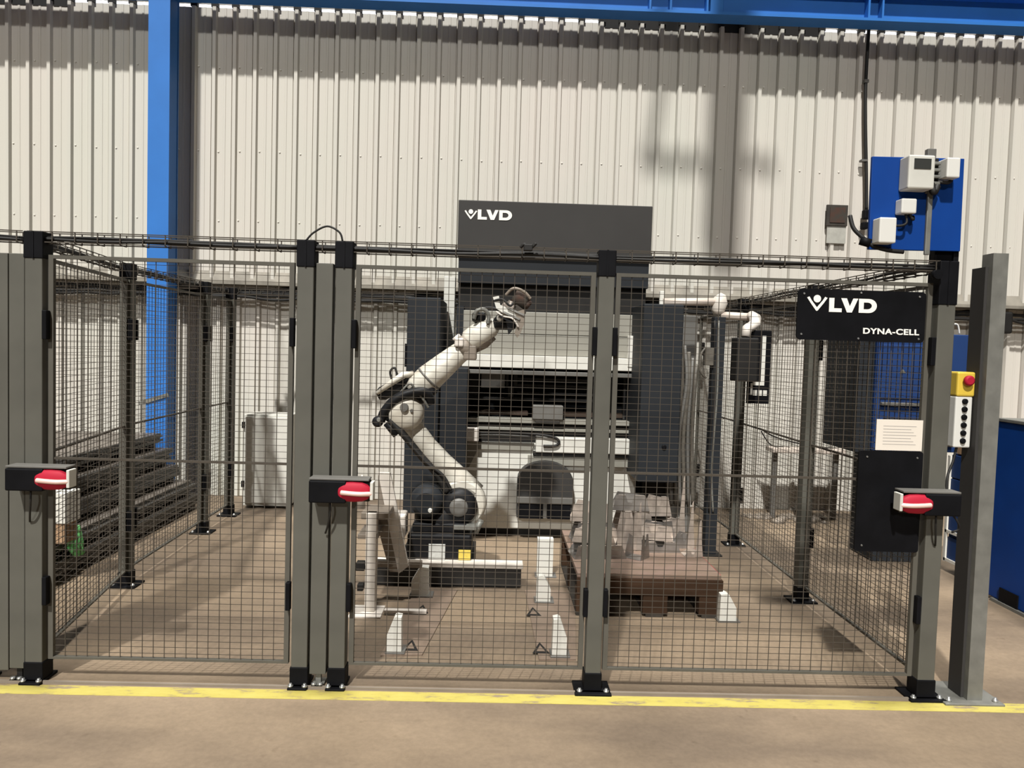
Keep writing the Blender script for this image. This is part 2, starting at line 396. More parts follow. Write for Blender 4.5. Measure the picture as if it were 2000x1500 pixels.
mesh_panel((2.04, 6.37), (2.02, 7.55), 'farthest right side mesh panel reaching the back wall')

# door stiles
def stile(x0, x1, label, z0=.06, z1=1.95, plate=False):
    t = thing('door_stile', label, 'door stile', ((x0 + x1) / 2, FY, 0))
    s = MB(); s.bbox(x0, x1, FY - .03, FY + .03, z0, z1, .003); s.build('profile', 'post', t)
    s = MB(); s.bbox((x0 + x1) / 2 - .028, (x0 + x1) / 2 + .028, FY - .05, FY + .05, 0, .012, .002); s.box((x0 + x1) / 2 - .012, (x0 + x1) / 2 + .012, FY - .01, FY + .01, .01, z0 + .01); s.build('floor_guide', 'galv' if plate else 'dark', t)
    for dx in (-.015, .015):
        s = MB(); s.lathe(((x0 + x1) / 2 + dx, FY - .035, .012), (0, 0, 1), [(0, .012), (.01, .012), (.012, .005)], 8); s.build('bolt', 'zinc', t)
    return t
stile(-2.182, -2.113, 'tall grey door stile directly left of the far left post, behind the left red handle')
stile(-2.40, -2.186, 'wide grey door board cut off by the left edge of the photo', z0=.05)
stile(-.816, -.740, 'tall grey uncapped door stile between the pair of capped posts', plate=True)

# safety switches with red lever handles
def safety_switch(x, z, label, flip=1, w=.30):
    t = thing('safety_switch', label, 'safety switch', (x, 3.46, z), 'red handled safety switches')
    X = lambda a: x + flip * a
    def bx(s, a, b, *r, bev=.006): lo, hi = sorted((X(a), X(b))); s.bbox(lo, hi, *r, bev)
    s = MB(); bx(s, -.145, .02, 3.40, 3.485, z - .055, z + .045); s.build('housing', 'black', t)
    s = MB(); bx(s, -.145, .12, 3.405, 3.485, z + .047, z + .056, bev=.002); s.build('top_rail', 'mid', t)
    s = MB(); bx(s, .02, .12, 3.44, 3.485, z - .052, z + .045); s.build('actuator_plate', 'dark', t)
    s = MB(); c = (X(.055), 3.415, z - .003)
    pts = [Vector((X(a), 3.415, z - .003)) for a in (-.022, -.012, .01, .05, .09, .115, .128)]
    cs = [(p, Vector((0, .022 * k, 0)), Vector((0, 0, .046 * k))) for p, k in zip(pts, (.45, .78, .96, 1, .95, .72, .35))]
    s.rings(cs, 20); s.build('red_handle', 'red', t)
    s = MB(); s.tube([(X(.0), 3.392, z - .004), (X(.04), 3.386, z - .006), (X(.09), 3.386, z - .008), (X(.135), 3.40, z - .008)], .0105, 10); s.build('lever', 'lever', t, 'pale metal lever across the red handle')
    s = MB(); bx(s, .128, .142, 3.39, 3.45, z - .035, z + .045, bev=.003); s.build('latch_plate', 'whitewash', t)
    s = MB(); s.tube([(X(-.06), 3.45, z - .05), (X(-.055), 3.44, z - .10), (X(-.07), 3.46, z - .17), (X(-.085), 3.485, z - .21)], .0045, 8); s.build('cable', 'rubber', t)
    return t
safety_switch(-1.995, .955, 'black safety switch with red handle on the far left door stile')
safety_switch(-.665, .935, 'black safety switch with red handle between the pair of posts left of the robot')
safety_switch(1.985, .945, 'black safety switch with red handle on the corner post, pointing left over the black plate', flip=-1)

# ------------------------------------------------------------------ galvanised post right
t = thing('galvanised_post', 'thick galvanised steel post standing free beside the corner fence post', 'post', (2.28, 3.52, 0))
s = MB(); s.box(2.254, 2.325, 3.47, 3.476, .01, 2.09); s.box(2.254, 2.260, 3.476, 3.55, .01, 2.09); s.box(2.319, 2.325, 3.476, 3.55, .01, 2.09)
s.box(2.260, 2.271, 3.544, 3.55, .01, 2.09); s.box(2.308, 2.319, 3.544, 3.55, .01, 2.09); s.build('channel', 'galv', t)
s = MB(); s.box(2.240, 2.253, 3.50, 3.60, .012, 2.03); s.build('inner_leg', 'anth', t, 'dark inner leg behind the bright channel')
s = MB(); s.bbox(2.13, 2.41, 3.43, 3.68, 0, .011, .003); s.build('base_plate', 'galv', t)
for a, b in ((2.16, 3.46), (2.38, 3.46), (2.38, 3.65)):
    s = MB(); s.lathe((a, b, .011), (0, 0, 1), [(0, .013), (.01, .013), (.01, .007), (.02, .007)], 8); s.build('bolt', 'zinc', t)

# ------------------------------------------------------------------ cable trays
def cable_tray(p0, p1, label, z=2.0, w=.06, h=.05, step=.1, cables=4, seed=1, name='cable_tray'):
    p0 = Vector((*p0, 0)); p1 = Vector((*p1, 0)); L = (p1 - p0).length; ang = math.atan2(p1.y - p0.y, p1.x - p0.x)
    t = thing(name, label, 'cable tray', p0, 'wire cable trays on top of the guard'); t['org'] = 1; t.rotation_euler = (0, 0, ang)
    s = MB(); r = .0022
    for y, zz in ((0, z + h), (w, z + h), (0, z + .004), (w, z + .004), (w / 2, z)): s.box(0, L, y - r, y + r, zz - r, zz + r)
    n = int(L / step)
    for i in range(n + 1):
        x = i * step + .01
        if x > L: break
        s.box(x - r, x + r, -r, r, z, z + h); s.box(x - r, x + r, w - r, w + r, z, z + h); s.box(x - r, x + r, 0, w, z - r, z + r)
    s.build('wire_basket', 'wire', t)
    R = random.Random(seed)
    for c in range(cables):
        y = .014 + (w - .028) * c / max(1, cables - 1); pts = []
        m = max(3, int(L / .28))
        for i in range(m + 1): pts.append((L * i / m, y + R.uniform(-.006, .006), z + .012 + R.uniform(0, .012) + (.008 if c % 2 else 0)))
        s = MB(); s.tube(pts, R.uniform(.0055, .0085), 8, 4); s.build('cable', 'rubber', t)
    return t
cable_tray((-2.10, 3.50), (-.90, 3.50), 'wire cable tray with black cables above the left front mesh panel', z=2.0, seed=2)
tr = cable_tray((-.90, 3.50), (.50, 3.50), 'wire cable tray with black cables above the robot and middle front panel', z=2.0, seed=3)
s = MB(); s.tube([(1.0, -.03, 2.045), (1.02, -.035, 2.06), (1.04, -.03, 2.04), (1.07, -.035, 2.065)], .007, 8); s.bbox(1.015, 1.055, -.045, -.015, 2.03, 2.06, .004); s.build('cable_knot', 'rubber', tr)
cable_tray((.50, 3.50), (2.03, 3.50), 'wire cable tray with black cables above the right front mesh panel', z=2.0, seed=4, cables=3)
cable_tray((-2.10, 3.60), (-2.34, 4.95), 'wire cable tray running back above the nearest left side mesh panel', z=2.0, seed=5)
cable_tray((-2.34, 4.98), (-2.38, 7.0), 'wire cable tray above the farther left side mesh panels', z=2.0, seed=6, cables=5)
cable_tray((-2.34, 7.02), (-.75, 7.02), 'wire cable tray crossing near the back wall left of the press machine', z=2.0, seed=7, cables=5)
cable_tray((2.06, 3.65), (2.06, 7.4), 'wire cable tray running back above the right side fence', z=2.0, seed=8, cables=2)
cable_tray((-2.75, 3.42), (-2.12, 3.50), 'short wire cable tray leaving the far left post toward the photo edge', z=2.0, seed=9, cables=5)
s = MB(); s.tube([(-.862, 3.50, 2.05), (-.83, 3.50, 2.085), (-.77, 3.5, 2.115), (-.715, 3.5, 2.09), (-.70, 3.5, 2.05)], .0045, 8)
tag(s.build('loop_cable', 'rubber'), 'thin cable arching between the caps of the paired front posts', 'cable')
# cable bundle under the wall ledge
t = thing('wall_cable_bundle', 'long dusty bundle of dark cables running below the ledge on the back wall', 'cables', (0, 7.6, 2.05))
R = random.Random(5)
for c in range(5):
    pts = []; x = -6.0
    while x < 7.5: pts.append((x, 7.72 - .02 * c, 2.095 - .022 * c + R.uniform(-.02, .02))); x += R.uniform(.18, .35)
    s = MB(); s.tube(pts, .014, 8, 3); s.build('cable', 'dark', t)

# ------------------------------------------------------------------ press brake
t = thing('press_brake', 'tall dark grey and white press machine behind the robot', 'press brake', (.47, 6.9, 0))
s = MB(); s.bbox(-.335, 1.272, 6.40, 7.25, 2.335, 2.797, .006); s.build('top_cover', 'anth', t)
s = MB(); s.bbox(-.325, 1.265, 6.43, 7.25, 2.12, 2.333, .004); s.build('cover_skirt', 'anth2', t)
s = MB(); s.bbox(-.325, 1.262, 6.50, 7.25, 1.89, 2.12, .004); s.build('drive_box', 'dark', t)
lg = outline('logo', [[(a + 0, b) for a, b in q] for q in lvd_letters(.082)], 'logo', t, face_front(-.175, 6.396, 2.640))
em = outline('emblem', emblem(.085), 'logo', t, face_front(-.232, 6.396, 2.682))
# ram
s = MB(); s.bbox(-.27, 1.18, 6.40, 6.62, 1.71, 1.893, .004); s.bbox(-.27, 1.18, 6.405, 6.62, 1.535, 1.706, .004); s.build('ram', 'beige', t)
s = MB(); s.bbox(-.27, 1.18, 6.34, 6.62, 1.425, 1.535, .006); s.build('clamping_beam', 'white', t)
s = MB(); s.bbox(1.10, 1.20, 6.33, 6.40, 1.46, 1.72, .006); s.build('ram_side_box', 'white', t)
s = MB(); s.bbox(-.29, 1.20, 6.33, 6.50, 1.372, 1.405, .003); s.build('punch_rail', 'mid', t)
# frame
s = MB(); s.box(-.33, -.27, 6.45, 7.25, .0, 1.93); s.box(1.20, 1.262, 6.45, 7.25, 0, 1.93); s.box(-.27, 1.20, 7.15, 7.25, .05, 1.9); s.box(-.33, 1.262, 7.1, 7.25, 0, 1.93); s.build('side_frame', 'anth2', t)
s = MB(); s.bbox(-.36, -.20, 6.38, 6.46, .66, 1.40, .004); s.build('front_column', 'anth2', t)
# back gauge and tooling in the dark opening
s = MB(); s.bbox(-.11, .09, 6.46, 6.56, 1.25, 1.372, .004); s.build('tool_carrier', 'mid', t)
s = MB()
for z, x0, x1 in ((1.325, .15, 1.0), (1.27, .18, .95), (1.20, .2, .9), (1.15, -.25, .9)): s.bbox(x0, x1, 6.66, 6.72, z - .011, z + .011, .003)
for x, za in ((.12, 1.17), (.95, 1.0), (1.12, 1.0)): s.bbox(x, x + .05, 6.6, 6.66, za, 1.36, .003)
s.bbox(-.26, -.13, 6.68, 6.74, 1.16, 1.36, .003); s.bbox(.10, .20, 6.6, 6.7, 1.26, 1.37, .003)
s.build('back_gauge', 'anth', t)
s = MB(); s.bbox(-.25, .30, 6.62, 6.75, 1.01, 1.045, .003); s.bbox(.6, 1.15, 6.62, 6.75, 1.01, 1.045, .003); s.build('gauge_table', 'board', t)
s = MB(); s.bbox(.325, .575, 6.30, 6.42, 1.01, 1.125, .005); s.bbox(.35, .55, 6.33, 6.42, .975, 1.01, .003); s.build('die_holder', 'mid', t)
s = MB(); s.bbox(-.27, 1.18, 6.36, 6.50, .968, 1.005, .004); s.build('die_rail', 'beige', t)
s = MB(); s.bbox(-.27, 1.20, 6.42, 6.9, .80, .968, .003); s.build('table_slot', 'dark', t)
s = MB(); s.bbox(-.25, 1.16, 6.37, 6.42, .905, .930, .003); s.build('table_rail', 'beige', t)
s = MB(); s.bbox(-.255, -.115, 6.28, 6.38, .815, .925, .006); s.build('connector_box', 'pinkwhite', t)
s = MB(); s.tube([(-.11, 6.31, .885), (.1, 6.30, .89), (.35, 6.30, .885), (.50, 6.30, .865), (.55, 6.30, .83), (.52, 6.30, .795), (.42, 6.30, .79)], .011, 8); s.build('black_hose', 'rubber', t)
s = MB(); s.tube([(-.11, 6.34, .86), (.1, 6.33, .865), (.42, 6.33, .855)], .009, 8); s.build('grey_hose', 'mid', t)
# lower body
s = MB(); s.bbox(-.29, 1.21, 6.40, 7.05, .075, .80, .006); s.build('lower_body', 'white', t)
s = MB(); s.prism([(-.30, .80), (.35, .80), (.33, .74), (-.12, .74), (-.22, .52), (-.30, .52)], 6.375, 6.41, 'y'); s.build('body_facing', 'beige', t)
s = MB(); s.bbox(.36, 1.18, 6.32, 6.42, .735, .86, .005); s.build('step_cover', 'white', t)
s = MB(); s.bbox(.34, 1.18, 6.34, 6.42, .705, .735, .003); s.build('step_dark_strip', 'dark', t)  # dark strip directly below the step cover
s = MB(); s.bbox(.30, 1.18, 6.36, 6.42, .62, .70, .003); s.build('toe_panel', 'beige', t)
s = MB(); s.box(-.25, 1.15, 6.46, 7.0, 0, .078); s.build('plinth', 'dark', t)
# arched parts chute
ch = [(.215, .20)] + [(.215, .50)] + [(.445 + .23 * math.cos(a), .50 + .165 * math.sin(a)) for a in [PI - PI * i / 14 for i in range(15)]] + [(.675, .20)]
s = MB(); s.prism(ch, 6.26, 6.40, 'y'); s.build('chute_hood', 'anth', t)
s = MB(); s.prism([(.235, .195), (.235, .325), (.425, .325), (.435, .195)], 6.245, 6.262, 'y'); s.prism([(.47, .195), (.46, .325), (.655, .325), (.655, .195)], 6.245, 6.262, 'y'); s.build('chute_opening', 'black', t)
s = MB(); s.bbox(.215, .675, 6.23, 6.262, .325, .375, .004); s.bbox(.432, .462, 6.235, 6.262, .20, .33, .003); s.build('chute_lip', 'mid', t)
# side guards
s = MB(); s.bbox(-.69, -.43, 6.0, 6.75, .27, 1.962, .008); s.build('side_guard', 'anth2', t, 'left side guard box of the press')
s = MB(); s.bbox(-.60, -.21, 6.05, 6.38, .29, 1.42, .006); s.build('guard_wing', 'anth2', t)
s = MB(); s.box(-.702, -.688, 5.99, 6.01, 1.42, 1.60); s.build('guard_handle', 'black', t)
s = MB(); s.bbox(1.135, 1.445, 5.9, 6.75, .58, 1.962, .008); s.build('side_guard', 'anth2', t, 'right side guard box of the press')
s = MB(); s.lathe((1.33, 5.9, .86), (0, -1, 0), [(0, .018), (.012, .018), (.014, .012)], 12); s.build('guard_knob', 'black', t)
s = MB(); s.bbox(1.46, 1.66, 6.3, 6.9, .1, 1.90, .006); s.build('rear_cabinet', 'mid', t)
s = MB(); s.bbox(1.27, 1.50, 6.35, 7.0, 0, .6, .006); s.build('base_block', 'dark', t)
for k in range(6):
    x = 1.47 + .035 * k; s = MB(); s.tube([(x, 6.22, 1.75 - .05 * k), (x + .02 * math.sin(k), 6.18, 1.35), (x - .02, 6.2, .9), (x + .015, 6.22, .35)], .014 + .003 * (k % 2), 8); s.build('hose', 'hose' if k % 2 else 'mid', t)
# white upright between guard and machine
s = MB(); s.bbox(-.465, -.368, 6.80, 6.95, 0, 2.20, .004)
tag(s.build('white_upright', 'whitewash'), 'white upright post in the gap left of the press machine', 'post')

# ------------------------------------------------------------------ pendant arm with control panel
t = thing('support_column', 'dark slim column carrying the cream control panel arm', 'column', (1.745, 6.0, 0))
s = MB(); s.bbox(1.70, 1.79, 5.96, 6.05, .012, 1.88, .004); s.build('shaft', 'anth2', t)
s = MB(); s.bbox(1.66, 1.83, 5.92, 6.09, 0, .012, .002); s.build('base_plate', 'dark', t)
s = MB(); s.bbox(1.63, 1.70, 5.93, 6.0, 1.50, 1.64, .005); s.tube([(1.64, 5.95, 1.64), (1.60, 5.94, 1.58), (1.60, 5.94, 1.46), (1.65, 5.95, 1.40)], .009); s.build('junction_box', 'hose', t)
for dx in (0, .03): s = MB(); s.tube([(1.70 + dx, 5.95, 1.85), (1.71 + dx, 5.94, 1.3), (1.695 + dx, 5.95, .7), (1.72 + dx, 5.95, .35)], .008); s.build('cable', 'galv' if dx else 'rubber', t)
t = thing('pendant_arm', 'cream jointed pipe arm reaching from the press to the control panel', 'arm', (1.75, 6.0, 1.89))
s = MB(); s.cyl((1.30, 6.0, 1.985), (1.74, 6.0, 2.0), .030); s.build('upper_tube', 'pipe', t)
s = MB(); s.loft([(1.735, 6.0, 1.90), (1.735, 6.0, 1.93), (1.75, 6.0, 1.99), (1.745, 6.0, 2.045), (1.735, 6.0, 2.06)], [.035, .050, .058, .045, .02], 16); s.build('elbow', 'pinkwhite', t)
s = MB(); s.cyl((1.76, 6.0, 1.895), (1.985, 5.95, 1.885), .030); s.build('lower_tube', 'pipe', t)
s = MB(); s.loft([(1.975, 5.93, 1.90), (1.985, 5.86, 1.87), (1.93, 5.70, 1.82), (1.82, 5.54, 1.78), (1.81, 5.53, 1.72)], [.035, .045, .040, .036, .034], 14); s.build('drop_joint', 'pinkwhite', t)
s = MB(); s.bbox(1.275, 1.31, 6.0, 6.03, 1.963, 2.07, .004); s.build('bracket', 'white', t)
t = thing('control_panel', 'black control panel with white striped edge hanging from the cream arm', 'control panel', (1.88, 5.55, 1.24))
s = MB(); s.bbox(1.725, 1.885, 5.45, 5.60, 1.40, 1.715, .012); s.build('rear_housing', 'dark', t)
s = MB(); s.bbox(1.862, 2.028, 5.605, 5.63, 1.235, 1.775, .006); s.build('screen_frame', 'black', t)
s = MB(); s.box(1.958, 1.985, 5.600, 5.605, 1.37, 1.735); s.box(1.90, 1.958, 5.600, 5.605, 1.37, 1.395)
for x in (1.905, 1.943, 1.980): s.box(x, x + .028, 5.600, 5.605, 1.295, 1.335)
s.box(1.885, 1.900, 5.600, 5.605, 1.30, 1.385); s.build('white_stripe', 'white', t, 'white stripes around the panel edge')

# ------------------------------------------------------------------ robot pedestal and robot
t = thing('robot_pedestal', 'low steel beam pedestal with pale top plate under the robot', 'pedestal', (-.3, 5.3, 0))
s = MB(); s.bbox(-.80, .215, 5.02, 5.09, .01, .135, .004); s.build('channel_beam', 'anth', t)
s = MB(); s.bbox(-.82, .225, 5.0, 5.11, .135, .165, .003); s.build('top_plate', 'pinkwhite', t)
s = MB(); s.box(-.60, -.10, 5.115, 5.60, 0, .163); s.box(-.76, .19, 5.03, 5.08, 0, .012); s.build('footing', 'dark', t)

RY = 5.32
t = thing('industrial_robot', 'cream and black six-axis robot arm reaching up to the right', 'robot arm', (-.33, RY, .165))
s = MB(); s.bbox(-.55, -.12, 5.08, 5.55, .165, .335, .015); s.bbox(-.52, -.16, 5.12, 5.52, .335, .40, .01); s.build('base', 'robdark', t)
s = MB(); s.box(-.405, -.295, 5.072, 5.08, .168, .27); s.build('rating_label', 'label_white', t, 'white label on the black base')
s = MB(); s.box(-.205, -.125, 5.072, 5.08, .168, .235); s.build('warning_label', 'label_yellow', t, 'yellow label on the black base')
s = MB(); s.bbox(-.245, -.09, 5.07, 5.2, .37, .392, .004); s.cyl((-.10, 5.16, .33), (-.06, 5.16, .42), .02); s.build('turntable_rim', 'galv', t)
s = MB(); s.loft([(-.33, RY, .34), (-.33, RY, .42), (-.31, RY, .50), (-.29, RY, .56)], [.20, .20, .17, .10], 20); s.bbox(-.42, -.20, 5.16, 5.30, .40, .56, .02); s.build('turntable', 'robdark', t)
# shoulder gearbox disc + cream yoke
s = MB(); s.lathe((-.20, RY + .02, .515), (0, -1, 0), [(0, .15), (.05, .17), (.10, .17), (.13, .15)], 28); s.build('shoulder_yoke', 'robot', t)
s = MB(); s.lathe((-.215, RY - .10, .505), (0, -1, 0), [(0, .125), (.05, .125), (.075, .10), (.08, .07)], 28); s.build('shoulder_cover', 'robdark', t)
s = MB(); s.lathe((-.215, RY - .178, .505), (0, -1, 0), [(0, .066), (.012, .060), (.016, .03)], 20); s.build('gear_cap', 'mid', t)
s = MB(); s.lathe((-.43, RY + .0, .545), (0, -1, 0), [(0, .10), (.16, .115), (.22, .105), (.26, .07)], 24); s.build('shoulder_motor', 'anth2', t)
s = MB(); s.lathe((-.40, RY - .26, .50), (0, -1, 0), [(0, .016), (.02, .012)], 10); s.build('plug', 'white', t)
# lower arm (curved)
s = MB(); s.loft([(-.145, RY - .03, .56), (-.24, RY - .03, .68), (-.345, RY - .03, .79), (-.45, RY - .03, .90), (-.53, RY - .03, 1.0), (-.585, RY - .03, 1.08), (-.61, RY - .03, 1.14)], [.115, .088, .072, .068, .070, .085, .07], 18, flat=.8); s.build('lower_arm', 'robot', t)
s = MB(); s.tube([(-.30, RY - .14, .60), (-.37, RY - .14, .72), (-.48, RY - .13, .84), (-.59, RY - .13, .97), (-.70, RY - .12, 1.08)], .024, 10); s.build('dress_cable', 'rubber', t)
s = MB(); s.tube([(-.27, RY - .17, .62), (-.33, RY - .17, .72), (-.44, RY - .16, .80), (-.56, RY - .15, .93)], .012, 8); s.build('dress_cable', 'rubber', t)
# elbow
s = MB(); s.lathe((-.60, RY + .02, 1.13), (0, -1, 0), [(0, .10), (.04, .125), (.12, .125), (.16, .10), (.17, .05)], 24); s.build('elbow_housing', 'robot', t)
s = MB(); s.lathe((-.60, RY - .15, 1.17), (0, -1, 0), [(0, .03), (.02, .026)], 14); s.lathe((-.55, RY - .15, 1.15), (0, -1, 0), [(0, .012), (.012, .01)], 10); s.build('gear_cap', 'mid', t)
s = MB(); s.tube([(-.76, RY - .12, 1.07), (-.735, RY - .13, 1.14), (-.66, RY - .14, 1.225), (-.56, RY - .14, 1.27), (-.46, RY - .13, 1.275), (-.42, RY - .1, 1.20)], [.03] * 31, 12); s.tube([(-.74, RY - .10, 1.08), (-.68, RY - .08, 1.17), (-.55, RY - .05, 1.24)], .035, 12)
s.tube([(-.72, RY - .10, 1.06), (-.65, RY - .11, .98)], .03, 10); s.build('cable_loom', 'robdark', t)
s = MB(); s.lathe((-.775, RY - .12, 1.07), (0, -1, 0), [(0, .035), (.04, .038), (.06, .02)], 14); s.build('elbow_connector', 'robdark', t)
s = MB(); s.lathe((-.765, RY - .17, 1.085), (0, -1, 0), [(0, .016), (.02, .012)], 10); s.build('plug', 'galv', t)
s = MB(); s.bbox(-.62, -.40, 5.22, 5.42, 1.19, 1.33, .03, 3, mtx=Matrix.Translation((-.51, 5.32, 1.26)) @ Matrix.Rotation(math.radians(-38), 4, 'Y') @ Matrix.Translation((.51, -5.32, -1.26))); s.build('elbow_body', 'robdark', t)
# rear motors
s = MB(); s.loft([(-.80, RY, 1.235), (-.77, RY, 1.25), (-.60, RY, 1.345), (-.50, RY, 1.39)], [.035, .050, .052, .04], 12); s.build('wrist_motor', 'robdark', t)
s = MB(); s.loft([(-.80, RY - .045, 1.255), (-.70, RY - .05, 1.33), (-.62, RY - .05, 1.385), (-.56, RY - .03, 1.395)], [.014, .022, .026, .02], 10, flat=1.6); s.build('motor_cover', 'robot', t)
s = MB(); s.tube([(-.70, RY, 1.33), (-.72, RY, 1.40), (-.69, RY, 1.43), (-.67, RY, 1.38)], .008, 8); s.build('cable_eye', 'rubber', t)
# forearm, pale tube stretching up right
s = MB(); s.loft([(-.555, RY - .02, 1.265), (-.52, RY - .02, 1.30), (-.44, RY - .02, 1.375), (-.34, RY - .02, 1.465), (-.26, RY - .02, 1.535), (-.20, RY - .02, 1.585)], [.075, .095, .097, .085, .074, .068], 20); s.build('forearm', 'robot', t)
s = MB(); s.loft([(-.455, RY - .02, 1.36), (-.445, RY - .02, 1.37)], [.1005, .1005], 20); s.build('forearm_seam', 'mid', t)
s = MB(); s.tube([(-.63, RY - .12, 1.27), (-.57, RY - .125, 1.33), (-.53, RY - .12, 1.29), (-.47, RY - .13, 1.22), (-.44, RY - .12, 1.17)], .008, 8); s.build('conduit', 'galv', t)
s = MB(); s.loft([(-.235, RY - .02, 1.56), (-.205, RY - .02, 1.585), (-.17, RY - .02, 1.615)], [.078, .088, .075], 18); s.bbox(-.215, -.125, 5.22, 5.33, 1.50, 1.60, .012); s.build('wrist_joint', 'brownpaint', t)
s = MB(); s.loft([(-.28, RY - .10, 1.63), (-.24, RY - .10, 1.67)], [.018, .014], 10); s.bbox(-.275, -.215, 5.2, 5.24, 1.59, 1.65, .01); s.build('wrist_bracket', 'pinkwhite', t)
s = MB(); s.loft([(-.20, RY - .02, 1.61), (-.175, RY - .02, 1.632), (-.10, RY - .02, 1.69), (-.03, RY - .02, 1.735), (.0, RY - .02, 1.752)], [.055, .078, .082, .070, .05], 20); s.build('wrist_tube', 'robot', t)
s = MB(); s.loft([(-.16, RY + .0, 1.60), (-.09, RY, 1.64), (-.03, RY, 1.69)], [.06, .065, .055], 14); s.build('wrist_underside', 'brownpaint', t)
# wrist head
s = MB(); s.bbox(-.02, .14, 5.23, 5.38, 1.715, 1.80, .025, 3); s.lathe((.045, 5.24, 1.775), (0, -1, 0), [(0, .055), (.03, .052), (.04, .03)], 18); s.bbox(-.165, -.07, 5.25, 5.36, 1.76, 1.83, .02, 3); s.build('wrist_head', 'robdark', t)
s = MB(); s.lathe((.025, 5.205, 1.79), (0, -1, 0), [(0, .024), (.015, .018), (.018, .008)], 14); s.build('wrist_cap', 'white', t)
s = MB(); s.tube([(-.15, 5.22, 1.78), (-.13, 5.21, 1.835), (-.08, 5.21, 1.845), (-.05, 5.22, 1.80), (-.055, 5.22, 1.75)], .014, 8); s.build('hose_loop', 'galv', t)
s = MB(); s.tube([(-.14, 5.25, 1.84), (-.05, 5.24, 1.86), (.05, 5.24, 1.84), (.12, 5.24, 1.80)], .010, 8); s.build('wrist_cable', 'rubber', t)

# gripper on the robot
t = thing('gripper', 'bare metal gripper with rusty brown jaw on the end of the robot arm', 'gripper', (.10, 5.2, 1.84))
def rotb(cx, cz, deg): return Matrix.Translation((cx, 5.2, cz)) @ Matrix.Rotation(math.radians(deg), 4, 'Y') @ Matrix.Translation((-cx, -5.2, -cz))
s = MB(); s.bbox(.025, .155, 5.13, 5.22, 1.80, 1.885, .014, mtx=rotb(.09, 1.84, 28)); s.cyl((.06, 5.17, 1.79), (.11, 5.17, 1.90), .03); s.build('flange_block', 'sheet', t)
s = MB(); s.prism([(-.025, 1.925), (.015, 1.935), (.025, 1.875), (.115, 1.845), (.135, 1.80), (.09, 1.795), (.0, 1.85)], 5.115, 5.13, 'y'); s.build('side_plate', 'white', t)
for dz in (0, .028, .056): s = MB(); s.bar((.02 + dz, 5.105, 1.80 + dz), (.13 + dz, 5.105, 1.755 + dz), .012, .012); s.build('guide_rod', 'steel' if dz else 'robdark', t)
s = MB(); s.prism([(.125, 1.83), (.185, 1.85), (.19, 1.76), (.165, 1.69), (.145, 1.66), (.125, 1.69), (.145, 1.76)], 5.11, 5.15, 'y'); s.build('jaw', 'brownpaint', t)
s = MB(); s.prism([(.06, 1.80), (.11, 1.80), (.12, 1.74), (.105, 1.70), (.085, 1.68), (.075, 1.74)], 5.13, 5.17, 'y'); s.build('jaw', 'robdark', t)
s = MB(); s.bbox(.10, .19, 5.12, 5.22, 1.79, 1.87, .012, mtx=rotb(.14, 1.83, 35)); s.build('jaw_carrier', 'stackdark', t)
s = MB(); s.lathe((.115, 5.17, 1.945), (.75, 0, -.45), [(0, .045), (.03, .058), (.09, .055), (.115, .035)], 18); s.lathe((.195, 5.16, 1.895), (.8, 0, -.6), [(0, .036), (.035, .032)], 14); s.build('suction_head', 'rust', t)
s = MB(); s.tube([(.06, 5.12, 1.94), (.11, 5.10, 1.985), (.18, 5.10, 1.965), (.225, 5.11, 1.92)], .010, 8); s.build('air_hose', 'brownpaint', t)
s = MB(); s.tube([(.0, 5.12, 1.83), (.05, 5.10, 1.80), (.11, 5.09, 1.785), (.15, 5.10, 1.73)], .006, 8); s.build('air_hose', 'pinkwhite', t)
s = MB(); s.tube([(-.02, 5.12, 1.90), (.04, 5.10, 1.91), (.09, 5.09, 1.87), (.12, 5.10, 1.90)], .008, 8); s.build('air_hose', 'rubber', t)

# ------------------------------------------------------------------ docking rails and stops
def docking_plate(poly, label):
    t = thing('docking_plate', label, 'floor plate', (poly[0][0], poly[0][1], 0), 'flat floor plates between the docking blocks')
    s = MB(); s.prism(poly, 0, .008, 'z'); s.build('plate', 'plate', t)
    return t
def warn(t, x, y, sz=.075):
    q = MB(); q.prism([(x - sz * .6, y - sz), (x + sz * .6, y - sz), (x, y + sz)], .008, .0095, 'z'); w = q.build('warning_triangle', 'dark', t)
    q = MB(); q.prism([(x - sz * .30, y - sz * .66), (x + sz * .30, y - sz * .66), (x, y + sz * .42)], .0095, .0105, 'z'); q.build('triangle_center', 'plate', w)
t1 = docking_plate([(-.54, 3.86), (-.33, 3.88), (-.20, 4.95), (-.47, 4.94)], 'long flat plate on the floor ahead of the robot, left of the two'); warn(t1, -.395, 4.56); warn(t1, -.40, 4.0)
t2 = docking_plate([(.27, 3.85), (.46, 3.86), (.57, 4.98), (.24, 4.97)], 'long flat plate on the floor ahead of the robot, right of the two'); warn(t2, .275, 4.56); warn(t2, .285, 4.0)
def stop(x, y, label, w=.09, h=.19, z0=.009, square=False, flip=1):
    t = thing('docking_block', label, 'docking block', (x, y, 0), 'white docking blocks on the cell floor')
    s = MB(); F = flip
    s.prism([(x - F * .5 * w, z0), (x + F * .5 * w, z0), (x + F * .5 * w, z0 + h * .50), (x + F * .05 * w, z0 + h * .96), (x - F * .1 * w, z0 + h), (x - F * .46 * w, z0 + h * .97)] if not square else [(x - .5 * w, z0), (x + .5 * w, z0), (x + .5 * w, z0 + h), (x - .5 * w, z0 + h)], y, y + .07, 'y')
    s.build('block', 'white', t)
    s = MB(); s.bbox(x - .6 * w, x + .75 * w, y - .012, y + .10, 0.0085 if z0 > .005 else 0, z0 + .008, .002); s.build('foot', 'mid', t)
    return t
stop(-.475, 3.885, 'white angled docking block at the front end of the left floor plate', w=.075, flip=-1)
